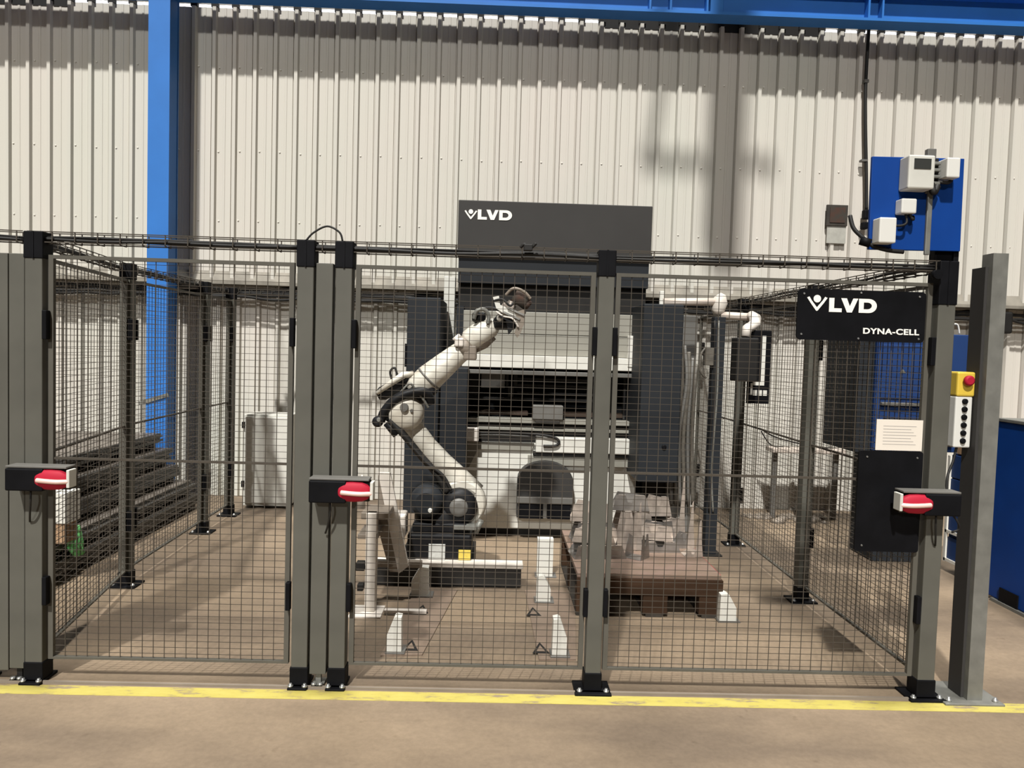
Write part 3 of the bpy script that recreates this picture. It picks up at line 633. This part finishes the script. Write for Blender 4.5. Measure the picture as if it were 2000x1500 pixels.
stop(-.43, 4.78, 'white bent docking block at the rear end of the left floor plate', w=.11, flip=-1)
stop(.375, 3.88, 'white angled docking block at the front end of the right floor plate', w=.075, flip=1, h=.20)
stop(.345, 4.72, 'white short docking block at the rear end of the right floor plate', w=.09, h=.17)
stop(.39, 5.28, 'white square docking block farthest back, beyond the right floor plate', w=.11, h=.27, z0=.0, square=True)
stop(1.43, 4.47, 'white docking block at the right front corner of the pallet', w=.10, h=.17, z0=.0, flip=1)

# stand left of the robot
t = thing('gravity_stand', 'dusty white steel stand with sloping panel left of the robot', 'stand', (-.70, 4.5, 0))
s = MB(); s.bbox(-.728, -.668, 4.48, 4.54, .012, .60, .004); s.build('upright', 'pinkwhite', t)
s = MB(); s.bbox(-.81, -.62, 4.40, 4.60, 0, .012, .003); s.bbox(-.61, -.36, 4.46, 4.50, 0.0125, .032, .003); s.build('base_plate', 'pinkwhite', t)
s = MB(); s.prism([(-.70, .80), (-.625, .80), (-.50, .22), (-.56, .17)], 4.72, 4.75, 'y'); s.build('sloping_panel', 'pinkwhite', t)
s = MB(); s.prism([(-.705, .78), (-.69, .78), (-.54, .17), (-.62, .17), (-.70, .45)], 4.76, 4.80, 'y'); s.build('panel_back', 'brownpaint', t)
for q in ((-.76, -.60, 4.49, 4.73, .56, .60), (-.72, -.42, 4.75, 4.80, .20, .24), (-.78, -.66, 4.50, 4.75, .44, .47)):
    s = MB(); s.bbox(*q, .004); s.build('cross_bar', 'brownpaint', t)
for q in ((-.78, -.73, 4.46, 4.52, .26, .31), (-.77, -.735, 4.46, 4.52, .14, .18)):
    s = MB(); s.bbox(*q, .004); s.build('bracket', 'dark', t)
s = MB(); s.loft([(-.79, 4.62, .60), (-.785, 4.62, .70), (-.78, 4.62, .80)], [.035, .02, .005], 12); s.build('locating_cone', 'pinkwhite', t)
t = thing('cable_box', 'cream cable box with plug on the left side of the robot base', 'box', (-.62, 5.15, .165))
s = MB(); s.bbox(-.685, -.565, 5.08, 5.25, .30, .46, .015); s.bbox(-.66, -.585, 5.10, 5.24, .167, .31, .01); s.build('housing', 'pinkwhite', t)
s = MB(); s.lathe((-.645, 5.08, .27), (0, -1, 0), [(0, .022), (.03, .018)], 12); s.build('plug', 'black', t)

# ------------------------------------------------------------------ pallet and folded parts
t = thing('pallet', 'brown wooden pallet with a board deck right of the middle post', 'pallet', (.97, 5.0, 0))
s = MB(); s.bbox(.53, 1.40, 4.53, 5.60, .232, .262, .004); s.build('deck_board', 'board', t)
for ya, yb in ((4.52, 4.56), (4.98, 5.015), (5.54, 5.60)):
    s = MB(); s.box(.54 if ya == 4.98 else .53, 1.40 if ya == 4.98 else 1.41, ya, yb, .024 if ya == 4.98 else .135, .232); s.build('stringer_board', 'stackdark' if ya == 4.98 else 'wood', t)  # middle board is added, tall and dark, so the pallet gaps read black
for x0, x1 in ((.53, .63), (.93, 1.08), (1.27, 1.41)):
    for y0 in (4.525, 5.02, 5.50):
        s = MB(); s.bbox(x0, x1, y0, y0 + .10, .022, .16, .004); s.build('foot_block', 'wood', t)
s = MB()
for x0, x1 in ((.53, .63), (.95, 1.05), (1.29, 1.41)): s.box(x0, x1, 4.53, 5.6, 0, .022)
s.build('skid', 'stackdark', t)
s = MB(); s.box(1.41, 1.418, 4.6, 5.3, .19, .245); s.build('red_edge', 'red', t)

def folded_part(x, y, z, L, W, H, rz, label, spike=0.0, m='sheet', tilt=0.0):
    t = thing('folded_part', label, 'metal part', (x, y, z), 'folded sheet parts heaped on the pallet'); t['org'] = 1
    t.rotation_euler = (tilt, 0, rz)
    th = .003; s = MB()
    s.box(-L / 2, L / 2, -W / 2, W / 2, 0, th)
    s.prism([(-L / 2, th), (L / 2, th), (L / 2 - .03, H), (L * .08, H), (L * .02, H * .55), (-L * .10, H * .55), (-L * .16, H), (-L / 2 + .02, H)], -W / 2, -W / 2 + th, 'y')
    s.prism([(-L / 2, th), (L / 2, th), (L / 2 - .01, H * .75), (-L / 2 + .05, H * .95)], W / 2 - th, W / 2, 'y')
    s.build('sheet', m, t)
    s = MB(); s.box(-L / 2 + .04, -L * .16, -W / 2, -W / 2 + .025, H - th, H); s.box(L * .08, L / 2 - .04, -W / 2, -W / 2 + .025, H - th, H); s.build('lip', 'sheet', t)
    if spike:
        s = MB(); s.prism([(L / 2 - .05, th), (L / 2, th), (L / 2 - .012, spike * .45), (L / 2 - .018, spike), (L / 2 - .027, spike * .95), (L / 2 - .045, spike * .4)], -W / 2 - th, -W / 2, 'y'); s.build('pointed_flange', 'sheet', t)
    return t
spec = [
 (.70, 4.93, .262, .34, .20, .085, .12, 0, 'sheet2', 'front left folded part lying flat beside the middle post'),
 (.69, 4.97, .350, .28, .18, .09, -.22, 0, 'sheet', 'folded part on top of the front left one'),
 (.955, 4.89, .262, .12, .12, .16, .9, 0, 'sheet2', 'small folded part at the front left corner of the heap'),
 (.93, 5.10, .262, .15, .12, .26, .35, .33, 'sheet', 'tall folded part standing upright at the left of the heap'),
 (.72, 5.30, .262, .30, .22, .15, .1, 0, 'sheet2', 'folded part behind the front left pair'),
 (.70, 5.31, .414, .28, .20, .12, -.1, 0, 'sheet', 'rear left folded part resting high on the heap'),
 (1.14, 5.10, .262, .26, .16, .07, .05, 0, 'sheet2', 'low folded part in the middle of the pallet'),
 (1.12, 5.13, .334, .24, .15, .09, -.25, 0, 'sheet', 'folded part tilted across the middle of the heap'),
 (1.17, 5.30, .262, .22, .12, .16, .3, 0, 'sheet2', 'folded part behind the middle pair'),
 (1.02, 5.46, .262, .26, .20, .20, .2, 0, 'sheet', 'rear middle folded part under another'),
 (1.00, 5.46, .464, .26, .18, .11, -.05, 0, 'sheet2', 'topmost folded part at the back of the heap'),
 (1.20, 5.48, .422, .18, .14, .14, .1, 0, 'sheet', 'folded part high at the back right of the heap'),
 (1.31, 5.42, .262, .15, .12, .16, 0, .47, 'sheet', 'rear right folded part with the highest pointed flange'),
 (1.33, 5.20, .262, .13, .12, .10, 0, .33, 'sheet2', 'right folded part with a pointed flange, second from the back'),
 (1.335, 4.98, .262, .12, .10, .035, 0, .25, 'sheet', 'right folded part with a pointed flange nearest the front')]
for x, y, z, L_, W_, H_, rz_, sp_, m_, lb_ in spec: folded_part(x, y, z, L_, W_, H_, rz_, lb_, sp_, m_)

# ------------------------------------------------------------------ sheet stacks outside the left fence
def sheet_pack(x0, x1, y0, y1, z0, z1, label, n=5):
    t = thing('sheet_pack', label, 'steel sheets', ((x0 + x1) / 2, (y0 + y1) / 2, z0), 'packs of flat steel sheets left of the cell')
    s = MB(); h = (z1 - z0 - .05) / n; R = random.Random(int(z0 * 1000) + 3)
    for i in range(n):
        a = R.uniform(-.02, .02); s.box(x0 + a, x1 + a, y0 + a, y1 + a * .5, z0 + .05 + i * h, z0 + .05 + (i + .86) * h)
    s.build('sheets', 'stack', t)
    s = MB(); s.box(x0 + .02, x1 - .02, y0 + .02, y1 - .02, z1 - .004, z1 + .0); s.build('top_sheet', 'stacktop', t)
    for k in range(4):
        y = y0 + .12 + k * (y1 - y0 - .3) / 3; s = MB(); s.box(x0 + .02, x1 - .01, y, y + .08, z0, z0 + .05); s.build('bearer', 'stackdark', t)
    return t
sheet_pack(-4.3, -2.74, 4.35, 7.25, .0, .14, 'lowest long pack of dark steel sheets at floor level')
sheet_pack(-4.3, -2.78, 4.75, 7.20, .142, .27, 'second pack of steel sheets up from the floor')
sheet_pack(-4.3, -2.90, 4.95, 7.15, .272, .42, 'third pack of steel sheets, with the white box in front of it')
sheet_pack(-4.3, -2.95, 5.25, 7.10, .422, .58, 'fourth pack of steel sheets, just under the top pack')
sheet_pack(-4.3, -3.02, 5.45, 7.05, .582, .72, 'topmost pack of steel sheets, level with the left red handle')
s = MB(); s.bbox(-2.90, -2.72, 4.44, 4.72, .1405, .175, .004); tag(s.build('loose_sheet', 'sheet'), 'pale loose sheet lying low at the front of the sheet packs', 'metal sheet')
t = thing('white_carton', 'white carton on the front of the steel sheet packs', 'carton', (-2.86, 4.90, .2715))
s = MB(); s.bbox(-2.93, -2.66, 4.84, 5.0, .40, .60, .006); s.build('carton_body', 'white', t)
s = MB(); s.bbox(-2.93, -2.68, 4.85, 4.99, .2715, .40, .004); s.build('carton_base', 'card', t)
s = MB()
for i in range(11):
    a = i * .7; s.tube([(-2.735 + .012 * math.sin(a), 5.04 + .06 * math.cos(a), .27 + .006 * i), (-2.728 + .014 * math.cos(a), 5.07 + .06 * math.sin(a), .21), (-2.725, 5.10 + .04 * math.cos(a), .14 + .012 * (i % 3))], .020, 8, 3)
tag(s.build('green_rag', 'green'), 'bright green rag hanging on the edge of the sheet packs', 'rag')

# white cabinet at the back wall
t = thing('low_cabinet', 'low white cabinet against the back wall left of the paired posts', 'cabinet', (-2.15, 7.4, 0))
s = MB(); s.bbox(-2.35, -1.92, 7.28, 7.60, .02, .89, .006); s.build('body', 'whitewash', t)
s = MB(); s.bbox(-2.335, -1.935, 7.262, 7.28, .05, .87, .004); s.build('door', 'white', t)
for z in (.20, .76):
    s = MB(); s.bbox(-2.362, -2.338, 7.25, 7.28, z, z + .06, .004); s.build('hinge', 'black', t)

# bench at the right back
t = thing('wall_bench', 'low bench with pale top rail near the back wall on the right', 'bench', (3.1, 7.4, 0))
s = MB(); s.bbox(2.70, 3.42, 7.30, 7.50, .655, .70, .006); s.build('top_rail', 'pipe', t)
for x in (2.76, 3.03, 3.36):
    s = MB(); s.bbox(x - .02, x + .025, 7.38, 7.43, 0, .655, .003); s.build('leg', 'black' if x == 3.03 else 'mid', t)
s = MB(); s.tube([(2.60, 7.40, .88), (2.75, 7.4, .80), (3.0, 7.4, .74), (3.4, 7.4, .69)], .007, 8); s.tube([(2.62, 7.42, .85), (2.72, 7.42, .72), (2.85, 7.42, .70)], .006, 8); s.build('air_line', 'rubber', t)
R = random.Random(3); s = MB()
for i in range(26): 
    x = R.uniform(2.5, 3.3); y = R.uniform(7.2, 7.5); r = R.uniform(.02, .05); s.loft([(x, y, 0), (x, y, r * .6), (x, y, r)], [r * 1.6, r, r * .2], 7)
tag(s.build('swept_debris', 'brownpaint'), 'low heap of brown sweepings on the floor by the back wall', 'debris', kind='stuff')

# ------------------------------------------------------------------ wall fittings
t = thing('wall_vent', 'small rusty square vent opening in the cladding left of the blue board', 'vent', (3.34, 7.60, 2.98))
s = MB(); s.bbox(3.235, 3.445, 7.585, 7.612, 2.89, 3.095, .003); s.build('frame', 'stackdark', t)
s = MB(); s.box(3.265, 3.415, 7.578, 7.585, 2.92, 3.07); s.build('rusty_plate', 'rust', t)
s = MB(); s.box(3.25, 3.44, 7.600, 7.612, 2.72, 2.89); s.build('sealed_patch', 'patch', t)
t = thing('wall_conduit', 'thin dark conduit running down the cladding to the blue board', 'conduit', (3.62, 7.58, 2.7))
s = MB(); s.tube([(3.55, 7.56, 5.0), (3.55, 7.57, 4.2), (3.60, 7.57, 3.4), (3.62, 7.57, 3.05)], .016, 10); s.build('tube', 'rubber', t)
s = MB(); s.bbox(3.585, 3.655, 7.53, 7.60, 2.96, 3.05, .01); s.bbox(3.575, 3.63, 7.53, 7.60, 2.86, 2.93, .01); s.build('joint_box', 'black', t)
s = MB(); s.box(3.54, 3.60, 7.55, 7.61, 3.52, 3.54); s.box(3.53, 3.57, 7.55, 7.61, 4.28, 4.31); s.build('saddle_clip', 'mid', t)

# ------------------------------------------------------------------ blue electrical board
t = thing('electrical_board', 'blue painted board with electrical boxes above the corner fence post', 'electrical board', (1.92, 3.56, 2.1))
mt = Matrix.Translation((1.92, 3.56, 2.3)) @ Matrix.Rotation(math.radians(-.6), 4, 'Y') @ Matrix.Translation((-1.92, -3.56, -2.3))
s = MB(); s.bbox(1.71, 2.14, 3.54, 3.558, 2.10, 2.525, .003, mtx=mt); s.build('backboard', 'dblue', t)
s = MB(); s.bbox(1.968, 1.992, 3.525, 3.54, 2.08, 2.38, .003); s.build('strut', 'galv', t)
s = MB(); s.bbox(1.96, 2.0, 3.53, 3.56, 2.36, 2.565, .003); s.build('top_bracket', 'mid', t)
c = MB(); c.bbox(1.835, 1.955, 3.455, 3.54, 2.365, 2.515, .007); c = c.build('meter_box', 'whitewash', t)
q = MB(); q.box(1.858, 1.935, 3.452, 3.456, 2.452, 2.498); q.build('meter_window', 'display', c)
s = MB()
for z in (2.395, 2.425, 2.455, 2.485): s.bbox(1.958, 2.008, 3.50, 3.54, z, z + .014, .003)
s.build('terminal_rail', 'galv', t)
s = MB(); s.bbox(1.957, 2.01, 3.525, 3.54, 2.38, 2.52, .002); s.build('terminal_back', 'dark', t)
s = MB(); s.bbox(2.012, 2.073, 3.46, 3.54, 2.42, 2.51, .006); s.build('white_box', 'wplastic', t, 'upper right white box')
s = MB(); s.bbox(1.825, 1.895, 3.48, 3.54, 2.258, 2.325, .006); s.build('white_box', 'wplastic', t, 'small square middle white box')
s = MB(); s.bbox(1.724, 1.802, 3.47, 3.54, 2.12, 2.235, .006); s.build('white_box', 'wplastic', t, 'lower left white box')
s = MB(); s.tube([(1.86, 3.51, 2.26), (1.862, 3.50, 2.22), (1.84, 3.50, 2.205), (1.80, 3.51, 2.205)], .006, 8); s.tube([(1.875, 3.51, 2.26), (1.89, 3.5, 2.235), (1.90, 3.52, 2.25)], .008); s.tube([(1.97, 3.51, 2.40), (1.98, 3.5, 2.36), (2.0, 3.51, 2.39)], .016, 8); s.tube([(2.0, 3.51, 2.41), (2.04, 3.5, 2.405), (2.07, 3.52, 2.42)], .008, 8); s.build('wiring', 'rubber', t)
s = MB(); s.tube([(1.645, 3.60, 2.26), (1.655, 3.58, 2.20), (1.69, 3.56, 2.155), (1.73, 3.54, 2.115), (1.80, 3.53, 2.095), (1.87, 3.53, 2.09)], .010, 10); s.build('supply_cable', 'rubber', t)
s = MB(); s.cyl((1.68, 3.56, 2.14), (1.72, 3.54, 2.125), .02); s.build('cable_gland', 'black', t)

# ------------------------------------------------------------------ company sign
def rrect(x0, x1, z0, z1, r, n=6):
    P = []
    for cx, cz, a0 in ((x1 - r, z1 - r, 0), (x0 + r, z1 - r, PI / 2), (x0 + r, z0 + r, PI), (x1 - r, z0 + r, 1.5 * PI)):
        for i in range(n + 1): a = a0 + PI / 2 * i / n; P.append((cx + r * math.cos(a), cz + r * math.sin(a)))
    return P
t = thing('company_sign', 'black rounded sign reading LVD DYNA-CELL on the right mesh panel', 'sign', (1.67, 3.50, 1.67))
s = MB(); s.prism(rrect(1.378, 1.972, 1.672, 1.905, .022), 3.498, 3.508, 'y'); s.build('sign_plate', 'black', t)
outline('emblem', emblem(.076), 'logo', t, face_front(1.466, 3.4965, 1.842))
outline('lettering', lvd_letters(.064), 'logo', t, face_front(1.522, 3.4965, 1.802))
text('lettering', 'DYNA-CELL', 'logo', t, face_front(1.683, 3.4965, 1.708), .036, bold=.03, sx=1.29)
for x, z in ((1.405, 1.882), (1.40, 1.697), (1.668, 1.893), (1.665, 1.684), (1.94, 1.883), (1.945, 1.690)):
    s = MB(); s.lathe((x, 3.498, z), (0, -1, 0), [(0, .005), (.004, .004)], 10); s.build('screw', 'zinc', t)

t = thing('cover_plate', 'large plain black plate fixed low on the right mesh panel', 'plate', (1.85, 3.50, .70))
s = MB(); s.prism(rrect(1.697, 1.998, .697, 1.168, .012), 3.498, 3.508, 'y'); s.build('plate', 'black', t)
for x, z in ((1.735, 1.14), (1.73, .725), (1.97, 1.14)):
    s = MB(); s.lathe((x, 3.498, z), (0, -1, 0), [(0, .005), (.004, .004)], 10); s.build('screw', 'mid', t)
t = thing('notice_sheet', 'printed white notice sheet in a sleeve above the plain black plate', 'notice', (1.88, 3.50, 1.17))
s = MB(); s.box(1.773, 1.99, 3.500, 3.504, 1.172, 1.315); s.build('paper', 'paper', t)
s = MB()
for i in range(7): s.box(1.805, 1.96 - .012 * (i % 3), 3.4993, 3.500, 1.20 + i * .014, 1.2022 + i * .014)
s.build('print', 'ink', t)

# control box on corner post
t = thing('button_box', 'white push-button box with yellow top and red stop button on the corner post', 'button box', (2.19, 3.58, 1.19))
s = MB(); s.bbox(2.155, 2.235, 3.53, 3.60, 1.19, 1.43, .006); s.build('housing', 'wplastic', t)
s = MB(); s.bbox(2.155, 2.24, 3.525, 3.60, 1.43, 1.545, .008); s.build('stop_housing', 'yellow', t)
s = MB(); s.lathe((2.20, 3.525, 1.505), (0, -1, 0), [(0, .012), (.01, .012), (.01, .024), (.022, .024), (.028, .016)], 20); s.build('stop_button', 'red', t)
for i in range(6):
    s = MB(); s.lathe((2.197, 3.53, 1.222 + i * .037), (0, -1, 0), [(0, .013), (.008, .013), (.012, .010)], 14); s.build('push_button', 'black', t)
s = MB(); s.tube([(2.19, 3.56, 1.19), (2.17, 3.55, 1.12), (2.13, 3.52, 1.05), (2.12, 3.50, .95)], .006); s.tube([(2.12, 3.47, .90), (2.15, 3.46, .86), (2.17, 3.47, .82), (2.14, 3.48, .80)], .005); s.build('cable', 'rubber', t)

# ------------------------------------------------------------------ blue equipment right
t = thing('blue_machine_cabinet', 'tall blue machine cabinet with grey side seen through the fence below the sign', 'cabinet', (3.15, 5.9, 0))
s = MB(); s.bbox(2.86, 3.60, 5.70, 6.30, .90, 1.79, .006); s.build('body', 'cabblue', t)
s = MB(); s.bbox(2.74, 2.858, 5.72, 6.30, .88, 1.76, .006); s.build('side_panel', 'anth2', t)
s = MB(); s.bbox(2.90, 3.30, 5.685, 5.70, 1.30, 1.70, .004); s.build('door', 'cabblue', t)
s = MB(); s.bbox(2.90, 3.30, 5.66, 5.70, 1.245, 1.268, .003); s.build('ledge', 'mid', t)
s = MB(); s.lathe((3.31, 5.70, 1.50), (0, -1, 0), [(0, .02), (.03, .018)], 12); s.build('knob', 'wplastic', t)
s = MB(); s.prism([(3.03, 1.49), (3.08, 1.49), (3.055, 1.52)], 5.682, 5.686, 'y'); s.build('mark', 'galv', t)
s = MB(); s.bbox(3.0, 3.5, 5.9, 6.28, 0, .90, .006); s.build('stand', 'anth2', t)
s = MB(); s.bbox(2.93, 3.45, 5.62, 5.70, .95, 1.15, .006); s.build('lower_tray', 'dark', t)
s = MB()
for a in ((3.42, 1.80, 3.45, 1.85), (3.47, 1.80, 3.52, 1.86)): s.tube([(a[0], 5.8, a[1]), (a[0], 5.8, a[3]), (a[2], 5.8, a[3] + .01), (a[2] + .02, 5.8, a[1])], .006, 8)
s.build('coiled_wire', 'white', t)
t = thing('drawer_unit', 'blue drawer unit with white edges between the corner post and galvanised post', 'drawer unit', (3.8, 5.6, 0))
s = MB(); s.bbox(3.47, 4.1, 5.30, 5.68, .08, .90, .006); s.build('body', 'cabblue', t)
for z in (.10, .32, .54, .72):
    s = MB(); s.bbox(3.452, 3.47, 5.32, 5.66, z, z + .17, .003); s.build('drawer', 'cabblue', t)
s = MB()
for z in (.085, .30, .52): s.box(3.44, 3.452, 5.30, 5.68, z, z + .022)
s.box(3.44, 3.452, 5.66, 5.69, .08, .88); s.build('edge_strip', 'white', t)
s = MB()
for y in (5.34, 5.60): s.cyl((3.52, y, .04), (3.56, y, .04), .04)
s.build('castor', 'red', t)
t = thing('parts_box', 'open cardboard box of small parts on the blue drawer unit', 'box', (3.6, 5.45, .902))
s = MB(); s.bbox(3.46, 3.8, 5.32, 5.62, .902, .97, .004); s.build('tray', 'card', t)
s = MB(); s.bbox(3.50, 3.62, 5.35, 5.50, .97, 1.03, .01); s.bbox(3.55, 3.75, 5.45, 5.60, .97, 1.08, .01, mtx=None); s.build('wrapped_parts', 'white', t)
t = thing('large_blue_cabinet', 'large deep blue steel cabinet with pale top edge cut by the right photo edge', 'cabinet', (3.9, 4.1, 0))
s = MB(); s.bbox(3.38, 4.5, 2.9, 5.06, .02, 1.20, .008); s.build('body', 'dblue', t)
s = MB(); s.bbox(3.37, 4.51, 2.89, 5.07, 1.20, 1.222, .004); s.build('top_edge', 'galv', t)
s = MB(); s.box(3.372, 3.385, 4.75, 4.93, .02, .11); s.build('fork_slot', 'black', t)
s = MB(); s.box(3.36, 3.38, 2.9, 5.0, 0, .02); s.build('base_strip', 'galv', t)
# right black cable drop on wall
t = thing('wall_junction', 'dark cluster of cables and boxes below the wall ledge at the right edge', 'cables', (4.98, 7.55, 1.9))
s = MB(); s.bbox(4.90, 5.18, 7.60, 7.72, 1.88, 2.10, .02); s.build('box', 'dark', t)
for k in range(3): s = MB(); s.tube([(4.95 + .06 * k, 7.65, 1.9), (4.93 + .07 * k, 7.62, 1.6), (5.0 + .05 * k, 7.66, 1.3 - .1 * k)], .012, 8); s.build('cable', 'rubber', t)

# ------------------------------------------------------------------ camera
def add_camera():
    yaw, pitch, roll, h = .02327, .04799, .0298, 1.5975
    cam = bpy.data.cameras.new('camera'); cam.sensor_width = 36; cam.sensor_fit = 'HORIZONTAL'; cam.lens = 36 * 1500 / 2000
    cam.clip_start = .05; cam.clip_end = 200
    o = bpy.data.objects.new('camera', cam); C.objects.link(o)
    fw = Vector((math.sin(yaw) * math.cos(pitch), math.cos(yaw) * math.cos(pitch), -math.sin(pitch)))
    rt = Vector((math.cos(yaw), -math.sin(yaw), 0)); up = rt.cross(fw)
    r2 = rt * math.cos(roll) + up * math.sin(roll); u2 = -rt * math.sin(roll) + up * math.cos(roll)
    m = Matrix((r2, u2, -fw)).transposed().to_4x4(); m.translation = Vector((0, 0, h)); o.matrix_world = m
    SC.camera = o
add_camera()

# ------------------------------------------------------------------ light
def sun(name, d, e, ang, col):
    l = bpy.data.lights.new(name, 'SUN'); l.energy = e; l.angle = math.radians(ang); l.color = col
    o = bpy.data.objects.new(name, l); C.objects.link(o); o.location = (-2, -3, 9)
    o.rotation_euler = Vector(d).to_track_quat('-Z', 'Y').to_euler()
sun('rooflight_daylight', (.27, 1, -1.27), 5.0, 2.0, (1.0, .985, .945))
sun('far_rooflight_daylight', (.2, 1, -.40), .95, 2.5, (1.0, .985, .95))
sun('overhead_lamps', (-.10, .03, -1), 3.2, 7, (1.0, .975, .93))
w = bpy.data.worlds.new('World'); SC.world = w; w.use_nodes = True
bg = w.node_tree.nodes['Background']; bg.inputs['Color'].default_value = (1, .97, .92, 1); bg.inputs['Strength'].default_value = .025

vs = SC.view_settings; vs.view_transform = 'Standard'; vs.look = 'None'; vs.exposure = 0; vs.gamma = 1; vs.use_curve_mapping = False
for o in bpy.data.objects:
    if 'org' in o: del o['org']
